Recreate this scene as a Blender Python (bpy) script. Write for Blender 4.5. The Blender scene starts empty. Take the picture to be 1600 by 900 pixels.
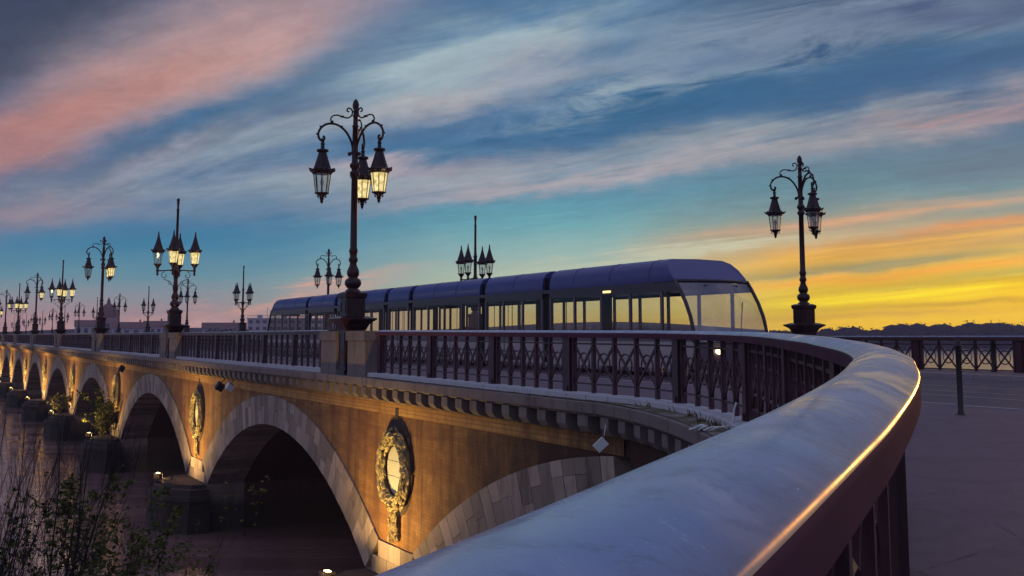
import bpy, bmesh, math, random
from mathutils import Vector, Matrix
rnd = random.Random(7)
PI = math.pi
F = 1750.0; PITCH = math.radians(6.5)
TH = math.atan(920.0 / (F / math.cos(PITCH)))      # bridge axis, to the left of the view axis
S_, C_ = math.sin(TH), math.cos(TH)
scene = bpy.context.scene
COL = scene.collection

# ------------------------------------------------------------------ camera
cd = bpy.data.cameras.new('camera'); cam = bpy.data.objects.new('camera', cd); COL.objects.link(cam)
cd.sensor_width = 36.0; cd.lens = 36.0 * F / 1600.0
cam.location = (0, 0, 0); cam.rotation_euler = (math.radians(90) + PITCH, 0, 0)
cd.shift_y = -0.0771; cd.clip_start = 0.05; cd.clip_end = 8000
scene.camera = cam

# ------------------------------------------------------------------ node maths helper
class NT:
    def __init__(s, nt): s.nt = nt
    def new(s, t, **k):
        n = s.nt.nodes.new(t)
        for a, b in k.items(): setattr(n, a, b)
        return n
    def put(s, sock, v):
        if isinstance(v, V): s.nt.links.new(v.s, sock)
        elif isinstance(v, bpy.types.NodeSocket): s.nt.links.new(v, sock)
        else: sock.default_value = v
    def m(s, op, a, b=0.0, c=None, clamp=False):
        n = s.new('ShaderNodeMath', operation=op, use_clamp=clamp)
        s.put(n.inputs[0], a); s.put(n.inputs[1], b)
        if c is not None: s.put(n.inputs[2], c)
        return V(s, n.outputs[0])
    def mix(s, f, a, b, blend='MIX'):
        n = s.new('ShaderNodeMix', data_type='RGBA', blend_type=blend)
        s.put(n.inputs[0], f); s.put(n.inputs[6], col(a)); s.put(n.inputs[7], col(b))
        return V(s, n.outputs[2])
    def ramp(s, f, stops, interp='LINEAR'):
        n = s.new('ShaderNodeValToRGB'); s.put(n.inputs[0], f)
        cr = n.color_ramp; cr.interpolation = interp
        while len(cr.elements) < len(stops): cr.elements.new(0.5)
        for e, (p, c) in zip(cr.elements, sorted(stops, key=lambda q: q[0])):
            e.position = p; e.color = col(c) if not isinstance(c, (int, float)) else (c, c, c, 1)
        return V(s, n.outputs[0])
    def noise(s, vec, scale=1, detail=4, rough=.55, dist=0.0, out=0):
        n = s.new('ShaderNodeTexNoise')
        s.put(n.inputs['Vector'], vec); s.put(n.inputs['Scale'], scale); s.put(n.inputs['Detail'], detail)
        s.put(n.inputs['Roughness'], rough); s.put(n.inputs['Distortion'], dist)
        return V(s, n.outputs[out])
    def xyz(s, x, y, z=0.0):
        n = s.new('ShaderNodeCombineXYZ'); s.put(n.inputs[0], x); s.put(n.inputs[1], y); s.put(n.inputs[2], z)
        return V(s, n.outputs[0])
    def sep(s, v):
        n = s.new('ShaderNodeSeparateXYZ'); s.put(n.inputs[0], v)
        return [V(s, n.outputs[i]) for i in range(3)]
    def coord(s, which='Object'):
        return V(s, s.new('ShaderNodeTexCoord').outputs[which])
    def mapping(s, v, scale=(1,1,1), rot=(0,0,0), loc=(0,0,0)):
        n = s.new('ShaderNodeMapping'); s.put(n.inputs[0], v)
        n.inputs['Scale'].default_value = scale; n.inputs['Rotation'].default_value = rot; n.inputs['Location'].default_value = loc
        return V(s, n.outputs[0])
class V:
    def __init__(s, t, sock): s.t = t; s.s = sock
    def __add__(s, o): return s.t.m('ADD', s, o)
    def __radd__(s, o): return s.t.m('ADD', s, o)
    def __sub__(s, o): return s.t.m('SUBTRACT', s, o)
    def __rsub__(s, o): return s.t.m('SUBTRACT', o, s)
    def __mul__(s, o): return s.t.m('MULTIPLY', s, o)
    def __rmul__(s, o): return s.t.m('MULTIPLY', s, o)
    def __truediv__(s, o): return s.t.m('DIVIDE', s, o)
def col(c):
    if isinstance(c, (V, bpy.types.NodeSocket)): return c
    return (c[0], c[1], c[2], 1.0)
def lin(r, g, b):
    f = lambda v: (v/255/12.92) if v/255 <= .04045 else ((v/255+.055)/1.055)**2.4
    return (f(r), f(g), f(b))

# ------------------------------------------------------------------ world: dusk sky
SUN_AZ, SUN_EL = math.radians(28), math.radians(2.5)
world = bpy.data.worlds.new('World'); scene.world = world; world.use_nodes = True
wn = world.node_tree; wn.nodes.clear(); W = NT(wn)
gen = W.coord('Generated'); dx, dy, dz = W.sep(gen)
fy = W.m('MAXIMUM', dy, 0.05)
U0 = dx / fy * 1.761 + 0.8            # direction coordinates (thousandths of the focal length)
V0 = 0.526 - dz / fy * 1.755
# cloud sheet: wisps that all run towards one point of the horizon
zz = W.m('MAXIMUM', dz, 0.015) + 0.05
px, py = dx / zz, dy / zz
a0 = math.radians(-42)
al = px * math.sin(a0) + py * math.cos(a0)
ac = px * math.cos(a0) - py * math.sin(a0)
strk = W.noise(W.xyz(al * 0.16, ac * 0.85, 0.3), 1.0, 6, .6, 0.5)
strk2 = W.noise(W.xyz(al * 0.45, ac * 1.9, 4.3), 1.0, 7, .65, 0.7)
mott = W.noise(W.xyz(al * 1.8, ac * 3.6, 9.1), 1.0, 6, .7, 0.6)
wu = W.noise(W.xyz(U0 * 3.0, V0 * 6.0, 1.0), 1.0, 4, .55)
wv = W.noise(W.xyz(U0 * 3.4, V0 * 7.0, 7.0), 1.0, 5, .6)
Uw = U0 + (wu - 0.5) * 0.22
Vw = V0 + (wv - 0.5) * 0.10 + (strk2 - 0.5) * 0.07
def stops(L): return [(max(0, min(1, (y + 100) / 700.0)), lin(*c)) for y, c in L]
vr = (Vw * 0.35 + V0 * 0.65 + 0.1) / 0.7
left = W.ramp(vr, stops([(-100,(46,78,122)),(0,(42,80,128)),(120,(34,88,142)),(250,(40,94,144)),(330,(36,102,152)),(385,(58,122,162)),(430,(98,138,162)),(465,(146,144,158)),(500,(186,142,150)),(545,(190,140,145))]))
mid = W.ramp(vr, stops([(-100,(50,100,148)),(0,(50,100,150)),(120,(34,100,152)),(200,(24,90,144)),(300,(68,134,168)),(350,(106,162,178)),(400,(156,180,180)),(445,(192,194,172)),(490,(215,185,120)),(545,(225,175,90))]))
right = W.ramp(vr, stops([(-100,(50,76,118)),(0,(46,76,118)),(60,(28,78,126)),(150,(20,82,132)),(230,(58,110,144)),(290,(86,134,154)),(330,(128,142,144)),(365,(172,144,118)),(400,(206,150,80)),(440,(238,176,20)),(480,(252,198,4)),(545,(244,180,2))]))
def sstep(x, a, b):
    n = W.new('ShaderNodeMapRange', interpolation_type='SMOOTHSTEP')
    W.put(n.inputs[0], x); n.inputs[1].default_value = a; n.inputs[2].default_value = b
    return V(W, n.outputs[0])
sky = W.mix(sstep(Uw, .25, .95), left, mid)
sky = W.mix(sstep(Uw, .85, 1.35), sky, right)
hst = W.noise(W.xyz(U0 * 1.6, (V0 + U0 * .11) * 34.0, 3.0), 1.0, 5, .6, 0.3)
def blob(base, x, y, ang, su, sv, c, a, tex=None, k=0.0, uu=None, vv=None):
    ca, sa = math.cos(math.radians(ang)), math.sin(math.radians(ang))
    du = (uu or Uw) - x / 1000.0; dv = (vv or Vw) - y / 1000.0
    p = (du * ca - dv * sa) * (1000.0 / su); q = (du * sa + dv * ca) * (1000.0 / sv)
    g = W.m('EXPONENT', (p * p + q * q) * -0.6)
    if tex is not None: g = g * W.m('MAXIMUM', (tex - 0.5) * (k * 1.5) + 0.97, 0.0)
    g = W.m('MULTIPLY', g, a, clamp=True)
    return W.mix(g, base, lin(*c))
for (x, y, ang, su, sv, c, a, tx, k) in [
    (20, 40, 24, 300, 110, (62, 68, 96), .95, strk, 1.5),
    (330, 30, 24, 260, 60, (128, 122, 144), .8, strk, 2.0),
    (400, 130, 30, 200, 50, (152, 152, 172), .7, strk2, 2.0),
    (260, 105, 27, 270, 58, (200, 150, 150), .92, strk, 1.4),
    (60, 200, 26, 190, 36, (186, 118, 116), .85, strk, 1.4),
    (480, 110, 24, 130, 26, (52, 94, 136), .8, strk2, 2.0),
    (330, 205, 18, 260, 24, (54, 92, 134), .8, strk2, 2.0),
    (220, 262, 16, 230, 26, (124, 122, 144), .85, strk2, 3.0),
    (285, 240, 20, 60, 12, (158, 146, 170), .8, mott, 3.0),
    (50, 332, 8, 150, 16, (150, 120, 140), .8, strk2, 2.0),
    (500, 205, 17, 210, 24, (146, 152, 172), .9, strk2, 3.0),
    (780, 80, 12, 230, 44, (162, 172, 186), 1.0, strk2, 3.0),
    (760, 134, 12, 170, 13, (206, 178, 180), .8, strk, 2.0),
    (860, 90, 20, 50, 22, (198, 176, 186), .5, strk2, 2.0),
    (1090, 118, 15, 200, 34, (150, 160, 176), 1.0, mott, 5.0),
    (1200, 40, 10, 300, 36, (128, 140, 166), .9, mott, 3.5),
    (1500, 55, 9, 200, 26, (118, 128, 154), .85, mott, 3.5),
    (1490, 8, 4, 200, 18, (66, 82, 124), .8, strk2, 2.0),
    (940, 70, 10, 90, 16, (84, 112, 150), .6, mott, 3.0),
    (1180, 82, 12, 90, 14, (76, 100, 146), .6, mott, 3.0),
    (1350, 112, 12, 360, 26, (26, 92, 136), .9, strk, 1.0),
    (1000, 190, 12, 360, 30, (38, 94, 140), .9, strk, 1.0),
    (640, 195, 16, 110, 14, (54, 94, 140), .6, strk2, 2.0),
    (1330, 188, 9, 340, 24, (136, 142, 160), .85, strk2, 2.5),
    (1520, 168, 8, 120, 14, (170, 132, 142), .7, mott, 4.0),
    (1180, 236, 9, 260, 9, (180, 160, 168), .7, strk2, 2.0),
    (640, 282, 4, 420, 26, (146, 150, 168), .8, strk2, 2.5),
    (860, 285, 7, 260, 11, (196, 166, 176), .6, strk, 2.0),
    (620, 262, 3, 140, 11, (186, 156, 170), .5, strk2, 2.0),
    (1500, 250, 6, 200, 28, (66, 100, 132), .7, strk, 2.0),
    (1420, 330, 8, 260, 8, (214, 154, 126), .9, strk2, 2.0),
    (1560, 352, 8, 160, 8, (210, 130, 90), .9, strk2, 2.0),
    (1440, 384, 8, 200, 10, (236, 168, 70), .85, strk2, 2.0),
    (1560, 400, 8, 170, 8, (250, 190, 60), .8, strk2, 2.0),
    (1400, 414, 6, 240, 8, (140, 130, 96), .9, strk2, 2.0),
    (1420, 428, 6, 180, 5, (232, 150, 60), .8, strk2, 2.0),
    (1540, 434, 5, 200, 7, (136, 132, 84), .9, strk2, 2.0),
    (1450, 456, 5, 240, 11, (255, 218, 20), .95, strk2, 2.0),
    (1500, 474, 2, 260, 5, (196, 152, 28), .8, strk2, 2.0),
    (1320, 492, 2, 260, 5, (214, 160, 40), .7, strk2, 2.0),
    (1430, 122, 11, 230, 20, (24, 88, 138), .9, strk, 1.0),
    (1130, 152, 13, 200, 18, (34, 90, 138), .7, strk, 1.0),
    (300, 185, 22, 130, 22, (56, 96, 138), .7, strk2, 2.0),
    (420, 462, 9, 130, 9, (222, 160, 152), .85, strk2, 2.0),
    (360, 500, 3, 200, 8, (220, 164, 162), .9, strk2, 2.0),
    (1080, 396, 6, 180, 9, (206, 196, 176), .7, strk2, 2.0),
]:
    lo_r = x >= 1300 and y > 320
    sky = blob(sky, x, y, ang, su, sv, c, a, hst if lo_r else tx, 3.0 if lo_r else k, vv=(V0 + (wv - 0.5) * .03 + (hst - .5) * .012) if lo_r else None)
hm = sstep(U0, 1.0, 1.3) * sstep(V0, .32, .40)
hl = W.m('MULTIPLY_ADD', (hst - 0.44) * 1.6, hm, 1.0)
sky = W.mix(1.0, sky, W.xyz(hl, hl * .98 + .02, hl), 'MULTIPLY')
fine = W.noise(W.xyz(al * 5.0, ac * 9.0, 2.2), 1.0, 6, .75, 0.4)
lum = W.m('MULTIPLY_ADD', (fine - 0.5) * .5 + (mott - 0.5) * .5, sstep(dz, .04, .14), 1.0)
sky = W.mix(1.0, sky, W.xyz(lum, lum, lum), 'MULTIPLY')
sky = W.mix(1.0, sky, (.93, 1.07, 1.0), 'MULTIPLY')
# unseen sky above and behind, brightened to light the rails: pale lavender over blue
back = W.mix(sstep(strk, .35, .7), lin(116, 128, 170), lin(184, 176, 200))
side = W.mix(sstep(dz, -.02, .25), lin(160, 100, 80), lin(118, 122, 165))
sky = W.mix(sstep(dy, .62, .30), sky, W.mix(sstep(dx, .55, .9), back, side))
up = sstep(dz, .34, .6)
sky = W.mix(up, sky, back)
sky = W.mix(sstep(dz, -.02, -.08), sky, lin(70, 50, 56))
nish = W.new('ShaderNodeTexSky', sky_type='NISHITA', sun_disc=False, sun_elevation=SUN_EL, sun_rotation=SUN_AZ)
bg1 = W.new('ShaderNodeBackground'); W.put(bg1.inputs[0], V(W, nish.outputs[0])); bg1.inputs[1].default_value = 0.006
bg2 = W.new('ShaderNodeBackground'); W.put(bg2.inputs[0], sky); bg2.inputs[1].default_value = 1.0
ad = W.new('ShaderNodeAddShader'); wn.links.new(bg1.outputs[0], ad.inputs[0]); wn.links.new(bg2.outputs[0], ad.inputs[1])
wo = W.new('ShaderNodeOutputWorld'); wn.links.new(ad.outputs[0], wo.inputs[0])

sl = bpy.data.lights.new('sun', 'SUN'); sl.energy = 0.26; sl.angle = math.radians(1.5); sl.color = (1.0, .40, .07)
so = bpy.data.objects.new('sun', sl); COL.objects.link(so)
sdir = Vector((math.sin(SUN_AZ)*math.cos(SUN_EL), math.cos(SUN_AZ)*math.cos(SUN_EL), math.sin(SUN_EL)))
so.rotation_euler = (-sdir).to_track_quat('-Z', 'Y').to_euler()
vs = scene.view_settings; vs.view_transform = 'Standard'; vs.look = 'None'; vs.exposure = 0.0; vs.gamma = 1.0; vs.use_curve_mapping = False
scene.cycles.max_bounces = 6; scene.cycles.diffuse_bounces = 2; scene.cycles.glossy_bounces = 3
scene.cycles.transparent_max_bounces = 12; scene.cycles.volume_bounces = 0
scene.cycles.sample_clamp_indirect = 3.0

# ------------------------------------------------------------------ materials
MATS = {}
def mat(name):
    m = bpy.data.materials.new(name); m.use_nodes = True
    nt = m.node_tree; nt.nodes.clear(); t = NT(nt)
    o = t.new('ShaderNodeOutputMaterial'); p = t.new('ShaderNodeBsdfPrincipled')
    nt.links.new(p.outputs[0], o.inputs[0]); MATS[name] = m
    return m, t, p, o
def bump(t, p, h, strength=.5, dist=.02):
    b = t.new('ShaderNodeBump'); t.put(b.inputs['Height'], h)
    b.inputs['Strength'].default_value = strength; b.inputs['Distance'].default_value = dist
    t.nt.links.new(b.outputs[0], p.inputs['Normal'])
def simple(name, c, rough=.6, metal=0.0, var=.25, scale=6.0, bmp=.2, spec=.5, coord='Object'):
    m, t, p, o = mat(name)
    n = t.noise(t.coord(coord), scale, 6, .6)
    k = t.m('MULTIPLY_ADD', n, 2*var, 1.0 - var)
    mm = t.mix(1.0, c, t.mix(0.0, t.xyz(k, k, k), (1,1,1)), 'MULTIPLY')
    t.put(p.inputs['Base Color'], mm)
    t.put(p.inputs['Roughness'], t.m('MULTIPLY_ADD', n, .2, rough - .1)); p.inputs['Metallic'].default_value = metal
    p.inputs['Specular IOR Level'].default_value = spec
    if bmp: bump(t, p, n, bmp, .01)
    return m
def tint(t, base, attr='tone', lo=.72, hi=1.25):
    a = t.new('ShaderNodeAttribute', attribute_name=attr)
    k = t.m('MULTIPLY_ADD', V(t, a.outputs['Fac']), hi - lo, lo)
    return t.mix(1.0, base, t.xyz(k, k, k), 'MULTIPLY')

# brick of the spandrels (coordinates: x across, y along the bridge, z up)
m, t, p, o = mat('brick')
x, y, z = t.sep(t.coord())
br = t.new('ShaderNodeTexBrick'); t.put(br.inputs['Vector'], t.xyz(y, z, 0)); br.inputs['Scale'].default_value = 1
br.inputs['Brick Width'].default_value = .30; br.inputs['Row Height'].default_value = .085; br.inputs['Mortar Size'].default_value = .012
br.inputs['Color1'].default_value = (.34,.185,.055,1); br.inputs['Color2'].default_value = (.44,.25,.080,1); br.inputs['Mortar'].default_value = (.33,.18,.055,1); br.offset_frequency = 2; br.inputs['Mortar Smooth'].default_value = .6
n1 = t.noise(t.xyz(y*.5, z*.5, 0), 1, 6, .65); n2 = t.noise(t.xyz(y*2.2, z*.18, 3), 1, 5, .7); n3 = t.noise(t.xyz(y*3, z*5, 3), 2, 6, .7)
c = t.mix(t.ramp(n1, [(.35, 0), (.62, 1)]), V(t, br.outputs[0]), t.mix(1, V(t, br.outputs[0]), (.62,.50,.46), 'MULTIPLY'))
c = t.mix(t.ramp(n2, [(.44, 0), (.66, .8)]), c, (.06,.028,.018))
c = t.mix(t.ramp(n3, [(.60, 0), (.78, .6)]), c, (.50,.38,.2))
n4 = t.noise(t.xyz(y*.22, z*1.1, 5), 1, 6, .7, .6)
c = t.mix(t.ramp(n4, [(.44, 0), (.62, .75)]), c, (.13,.055,.026))
near_dark = t.m('MULTIPLY', t.ramp(t.noise(t.xyz(y*1.2, z*.5, 8), 1, 5, .7) + t.m('MULTIPLY_ADD', y, -.070, 1.88), [(.55, 0), (.95, .93)]), 1.0)  # brick colour darkens towards the near end of the bridge
c = t.mix(near_dark, c, (.030,.012,.010))
t.put(p.inputs['Base Color'], c); p.inputs['Roughness'].default_value = .85
bump(t, p, V(t, br.outputs[1]) * -1.0 * .15 + n3 * 1.0, .6, .02)

m, t, p, o = mat('ochre_brick')
x, y, z = t.sep(t.coord())
br = t.new('ShaderNodeTexBrick'); t.put(br.inputs['Vector'], t.xyz(y, z, 0)); br.inputs['Scale'].default_value = 1
br.inputs['Brick Width'].default_value = .8; br.inputs['Row Height'].default_value = .1; br.inputs['Mortar Size'].default_value = .01
br.inputs['Color1'].default_value = (.44,.24,.07,1); br.inputs['Color2'].default_value = (.52,.30,.09,1); br.inputs['Mortar'].default_value = (.30,.16,.06,1)
n2 = t.noise(t.xyz(y*1.4, z*.5, 3), 1, 5, .7)
c = t.mix(t.ramp(n2, [(.45, 0), (.72, .75)]), V(t, br.outputs[0]), (.16,.07,.03))
near_dark = t.ramp(n2 + t.m('MULTIPLY_ADD', y, -.09, 1.98), [(.5, 0), (.9, .85)])  # band also gets darker along its near end
c = t.mix(near_dark, c, (.06,.025,.018))
t.put(p.inputs['Base Color'], c); p.inputs['Roughness'].default_value = .85
bump(t, p, V(t, br.outputs[1]) * -1.0, .6, .015)

def stone(name, c1, c2, dark=(.05,.035,.035), attr=False, streak=True, rough=.8):
    m, t, p, o = mat(name)
    v = t.coord(); x, y, z = t.sep(v)
    n = t.noise(v, 1.3, 7, .65); f = t.noise(v, 14, 6, .7); s = t.noise(t.xyz(x*3, y*3, z*.5), 1, 5, .7)
    c = t.mix(n, c1, c2)
    if attr: c = tint(t, c, lo=.6, hi=1.35)
    if streak: c = t.mix(t.ramp(s, [(.52, 0), (.74, .75)]), c, dark)
    c = t.mix(t.ramp(f, [(.55, 0), (.8, .45)]), c, dark)
    if name in ('ashlar', 'dark_stone', 'barrel_brick'): c = t.mix(t.ramp((z * -1.0 - 6.6) * .6 + n * .5 - .15, [(.2, 0), (.6, .85)]), c, (.030,.024,.014))
    t.put(p.inputs['Base Color'], c); p.inputs['Roughness'].default_value = rough
    bump(t, p, f + n * .5, .5, .02)
    return m
stone('ashlar', (.23,.18,.15), (.40,.33,.27), attr=True)
stone('grey_stone', (.11,.092,.09), (.24,.20,.19), dark=(.028,.018,.018), attr=False)
stone('pale_stone', (.40,.40,.32), (.50,.50,.42), dark=(.25,.22,.15), streak=False)
stone('carved_stone', (.22,.17,.08), (.42,.34,.17), dark=(.03,.018,.012), attr=True)
stone('dark_stone', (.035,.022,.020), (.075,.050,.042), dark=(.012,.008,.008))
stone('barrel_brick', (.07,.035,.03), (.12,.06,.045), dark=(.02,.012,.012))
stone('curb_stone', (.40,.42,.46), (.50,.52,.56), dark=(.22,.2,.2), streak=False)
stone('kerb_granite', (.22,.20,.22), (.30,.28,.30), dark=(.1,.09,.1), streak=False)
# ledge with moss
m, t, p, o = mat('mossy_ledge')
v = t.coord('Object'); n = t.noise(v, 2.5, 7, .7); f = t.noise(v, 22, 5, .7)
c = t.mix(f, (.20,.18,.18), (.30,.27,.28)); c = t.mix(t.ramp(n, [(.38, 0), (.55, .95)]), c, (.085,.075,.022))
t.put(p.inputs['Base Color'], c); p.inputs['Roughness'].default_value = .95; bump(t, p, n + f * .4, .9, .03)
# painted metal
simple('plum_paint', (.050,.017,.026), rough=.42, var=.35, scale=5, bmp=.15)
simple('black_iron', (.022,.007,.010), rough=.32, var=.3, scale=7, bmp=.2, spec=.35)
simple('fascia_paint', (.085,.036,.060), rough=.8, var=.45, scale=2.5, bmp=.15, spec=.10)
simple('bollard_paint', (.012,.010,.012), rough=.45)
# handrail cap
m, t, p, o = mat('handrail_paint')
v = t.coord(); n = t.noise(v, 1.6, 5, .6, 1.0); f = t.noise(v, 30, 6, .7); g = t.noise(t.mapping(v, (1.5, 1.0, 1), (0,0,.5)), 1.5, 6, .62, 1.2)
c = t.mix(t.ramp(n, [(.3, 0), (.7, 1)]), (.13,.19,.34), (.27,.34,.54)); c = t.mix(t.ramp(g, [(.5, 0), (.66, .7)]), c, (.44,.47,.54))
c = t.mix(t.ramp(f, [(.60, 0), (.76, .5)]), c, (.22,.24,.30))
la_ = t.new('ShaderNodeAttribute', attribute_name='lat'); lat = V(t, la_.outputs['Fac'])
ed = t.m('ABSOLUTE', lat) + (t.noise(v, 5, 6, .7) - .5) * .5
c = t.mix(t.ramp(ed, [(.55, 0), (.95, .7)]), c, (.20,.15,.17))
sp1 = t.noise(v, 9, 8, .8, .5); c = t.mix(t.ramp(sp1, [(.50, 0), (.60, .6)]), c, (.13,.14,.22)); c = t.mix(t.ramp(t.noise(v, 13, 8, .8, .8), [(.62, 0), (.66, .6)]), c, (.55,.57,.62))
nk = t.noise(t.mapping(v, (60, 14, 20), (0,0,-.3)), 1.0, 4, .7); c = t.mix(t.ramp(nk, [(.70, 0), (.735, .8)]) * t.ramp(t.noise(v, 2.2, 3, .5), [(.5, 0), (.58, 1)]), c, (.60,.62,.66))
sx, sy, sz = t.sep(v)
sc = t.noise(t.mapping(v, (40, 7, 20), (0,0,.35)), 1.0, 3, .6)
c = t.mix(t.ramp(sc, [(.72, 0), (.78, .25)]), c, (.62,.62,.64))
t.put(p.inputs['Base Color'], c)
t.put(p.inputs['Roughness'], t.ramp(g, [(.35, .16), (.62, .36)])); p.inputs['Specular IOR Level'].default_value = .8; bump(t, p, f * .15 + g * .4 + n, .07, .015)
# asphalt / paving
def asphalt(name, a, b, rough=.8):
    m, t, p, o = mat(name); v = t.coord()
    n = t.noise(v, .35, 6, .65); f = t.noise(v, 60, 3, .7); s = t.noise(v, 5, 6, .75)
    c = t.mix(n, a, b); c = t.mix(t.ramp(s, [(.6, 0), (.72, .35)]), c, (.12,.10,.11)); c = t.mix(t.m('MULTIPLY', f, .5), c, (.03,.02,.03))
    vo = t.new('ShaderNodeTexVoronoi', feature='DISTANCE_TO_EDGE'); t.put(vo.inputs['Vector'], v); vo.inputs['Scale'].default_value = .55
    cr = t.ramp(V(t, vo.outputs[0]) + t.noise(v, 3, 5, .7) * .06, [(.030, .7), (.036, 0)])
    c = t.mix(cr * t.ramp(t.noise(v, .5, 3, .5), [(.45, 0), (.55, 1)]), c, (.02,.012,.018)); c = t.mix(t.ramp(t.noise(v, 1.1, 5, .7, 1.0), [(.52, 0), (.60, .35)]), c, (.055,.035,.048))
    t.put(p.inputs['Base Color'], c); t.put(p.inputs['Roughness'], t.m('MULTIPLY_ADD', s, .25, rough - .2)); bump(t, p, f + s * .4, .5, .008)
asphalt('pavement_asphalt', (.120,.078,.105), (.165,.110,.140))
asphalt('road_asphalt', (.070,.048,.066), (.100,.070,.090))
m, t, p, o = mat('setts')
v = t.coord(); x, y, z = t.sep(v)
br = t.new('ShaderNodeTexBrick'); t.put(br.inputs['Vector'], t.xyz(y, x, 0)); br.inputs['Scale'].default_value = 1
br.inputs['Brick Width'].default_value = .32; br.inputs['Row Height'].default_value = .16; br.inputs['Mortar Size'].default_value = .014
br.inputs['Color1'].default_value = (.12,.075,.085,1); br.inputs['Color2'].default_value = (.21,.14,.15,1); br.inputs['Mortar'].default_value = (.05,.035,.04,1)
t.put(p.inputs['Base Color'], V(t, br.outputs[0])); p.inputs['Roughness'].default_value = .65; bump(t, p, V(t, br.outputs[1]) * -1.0, .7, .015)
simple('white_marking', (.55,.50,.50), rough=.7, var=.3, scale=12)
# water
m, t, p, o = mat('river_water')
v = t.coord(); x, y, z = t.sep(v)
w1 = t.noise(t.mapping(v, (.05, .5, 1), (0,0,.25)), 1, 5, .6, .4); w2 = t.noise(t.mapping(v, (.5, 2.2, 1), (0,0,.2)), 1, 4, .6)
w3 = t.noise(t.mapping(v, (.012, .06, 1), (0,0,.2)), 1, 3, .5)
t.put(p.inputs['Base Color'], t.mix(t.ramp(w3 * .6 + w1 * .4, [(.38, 0), (.62, 1)]), (.080,.036,.032), (.26,.15,.145)))
t.put(p.inputs['Roughness'], t.ramp(w1, [(.35, .08), (.62, .26)]))
p.inputs['IOR'].default_value = 1.45; p.inputs['Specular IOR Level'].default_value = .9
bump(t, p, w1 + w2 * .15, .5, .10)
simple('mud', (.06,.042,.035), rough=.9, var=.4, scale=.8)
simple('hill_green', (.055,.050,.045), rough=1.0, var=.3, scale=.02, bmp=0, spec=0.0)
simple('far_foliage', (.045,.038,.036), rough=1.0, var=.4, scale=.1, bmp=0, spec=0.0)
simple('far_wall', (.42,.40,.44), rough=.8, var=.12, scale=.2)
simple('far_wall_red', (.40,.22,.22), rough=.8, var=.12, scale=.2)
simple('far_roof', (.16,.09,.08), rough=.8, var=.2, scale=.3)
simple('dark_window', (.05,.06,.08), rough=.2, var=.1)
simple('bark', (.014,.008,.008), rough=.9, var=.3, scale=12)
simple('trunk_bark', (.05,.035,.03), rough=.9, var=.3, scale=12)
def leaf(name, a, b):
    m, t, p, o = mat(name); n = t.noise(t.coord(), 3.0, 4, .6)
    c = tint(t, t.mix(n, a, b), lo=.5, hi=1.5)
    t.put(p.inputs['Base Color'], c); p.inputs['Roughness'].default_value = .9; p.inputs['Specular IOR Level'].default_value = .1
leaf('leaves', (.050,.060,.014), (.11,.115,.028)); leaf('dry_grass', (.12,.10,.03), (.07,.08,.025))
leaf('dead_leaf', (.05,.028,.018), (.09,.05,.03))
# glass
def glassy(name, tr=.75, c=(.75,.85,.9), rough=.05, tintc=(.8,.9,.95)):
    m = bpy.data.materials.new(name); m.use_nodes = True; nt = m.node_tree; nt.nodes.clear(); t = NT(nt)
    o = t.new('ShaderNodeOutputMaterial'); mx = t.new('ShaderNodeMixShader'); mx.inputs[0].default_value = 1 - tr
    a = t.new('ShaderNodeBsdfTransparent'); a.inputs[0].default_value = (*tintc, 1)
    b = t.new('ShaderNodeBsdfGlossy'); b.inputs[0].default_value = (*c, 1); b.inputs[1].default_value = rough
    nt.links.new(a.outputs[0], mx.inputs[1]); nt.links.new(b.outputs[0], mx.inputs[2]); nt.links.new(mx.outputs[0], o.inputs[0]); MATS[name] = m
glassy('clear_glass', .82, tintc=(.92,.93,.9)); glassy('tram_glass', .955, c=(.5,.5,.55), tintc=(.965,.97,.94))
glassy('screen_glass', .62, c=(.45,.45,.5), tintc=(.80,.82,.84), rough=.03)
def emis(name, c, s, noise=False):
    m = bpy.data.materials.new(name); m.use_nodes = True; nt = m.node_tree; nt.nodes.clear(); t = NT(nt)
    o = t.new('ShaderNodeOutputMaterial'); e = t.new('ShaderNodeEmission'); e.inputs[1].default_value = s
    e.inputs[0].default_value = (*c, 1)
    if noise:
        n = t.noise(t.coord(), 7.0, 3, .6)
        t.put(e.inputs[0], t.ramp(n, [(.3, (c[0]*.45, c[1]*.35, c[2]*.18)), (.62, c)]))
    nt.links.new(e.outputs[0], o.inputs[0]); MATS[name] = m
emis('lit_glass', (1.0,.84,.40), 1.15, True); emis('bulb', (1.0,.8,.4), 9.0); emis('flood_lens', (1.0,.70,.26), 16.0)
emis('car_light', (1,.8,.4), 4.0); emis('window_light', (1,.65,.25), 2.0); emis('tail_light', (1,.06,.03), 2.0)
simple('tram_body', (.12,.09,.12), rough=.35, var=.06, scale=1, bmp=0)
simple('tram_skirt', (.36,.32,.33), rough=.4, var=.1, scale=1, bmp=0)
simple('tram_roof', (.050,.060,.22), rough=.33, var=.08, scale=1, bmp=0)
simple('tram_dark', (.035,.022,.035), rough=.3, var=.1, scale=1, bmp=0)
simple('rubber', (.02,.02,.02), rough=.8, bmp=0)
simple('seat_fabric', (.10,.05,.12), rough=.9, bmp=0)
simple('white_plastic', (.62,.66,.66), rough=.5, var=.15)
simple('steel', (.35,.33,.33), rough=.3, metal=1.0, bmp=0)
simple('soot_panel', (.10,.06,.075), rough=.4, var=.3)

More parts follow.
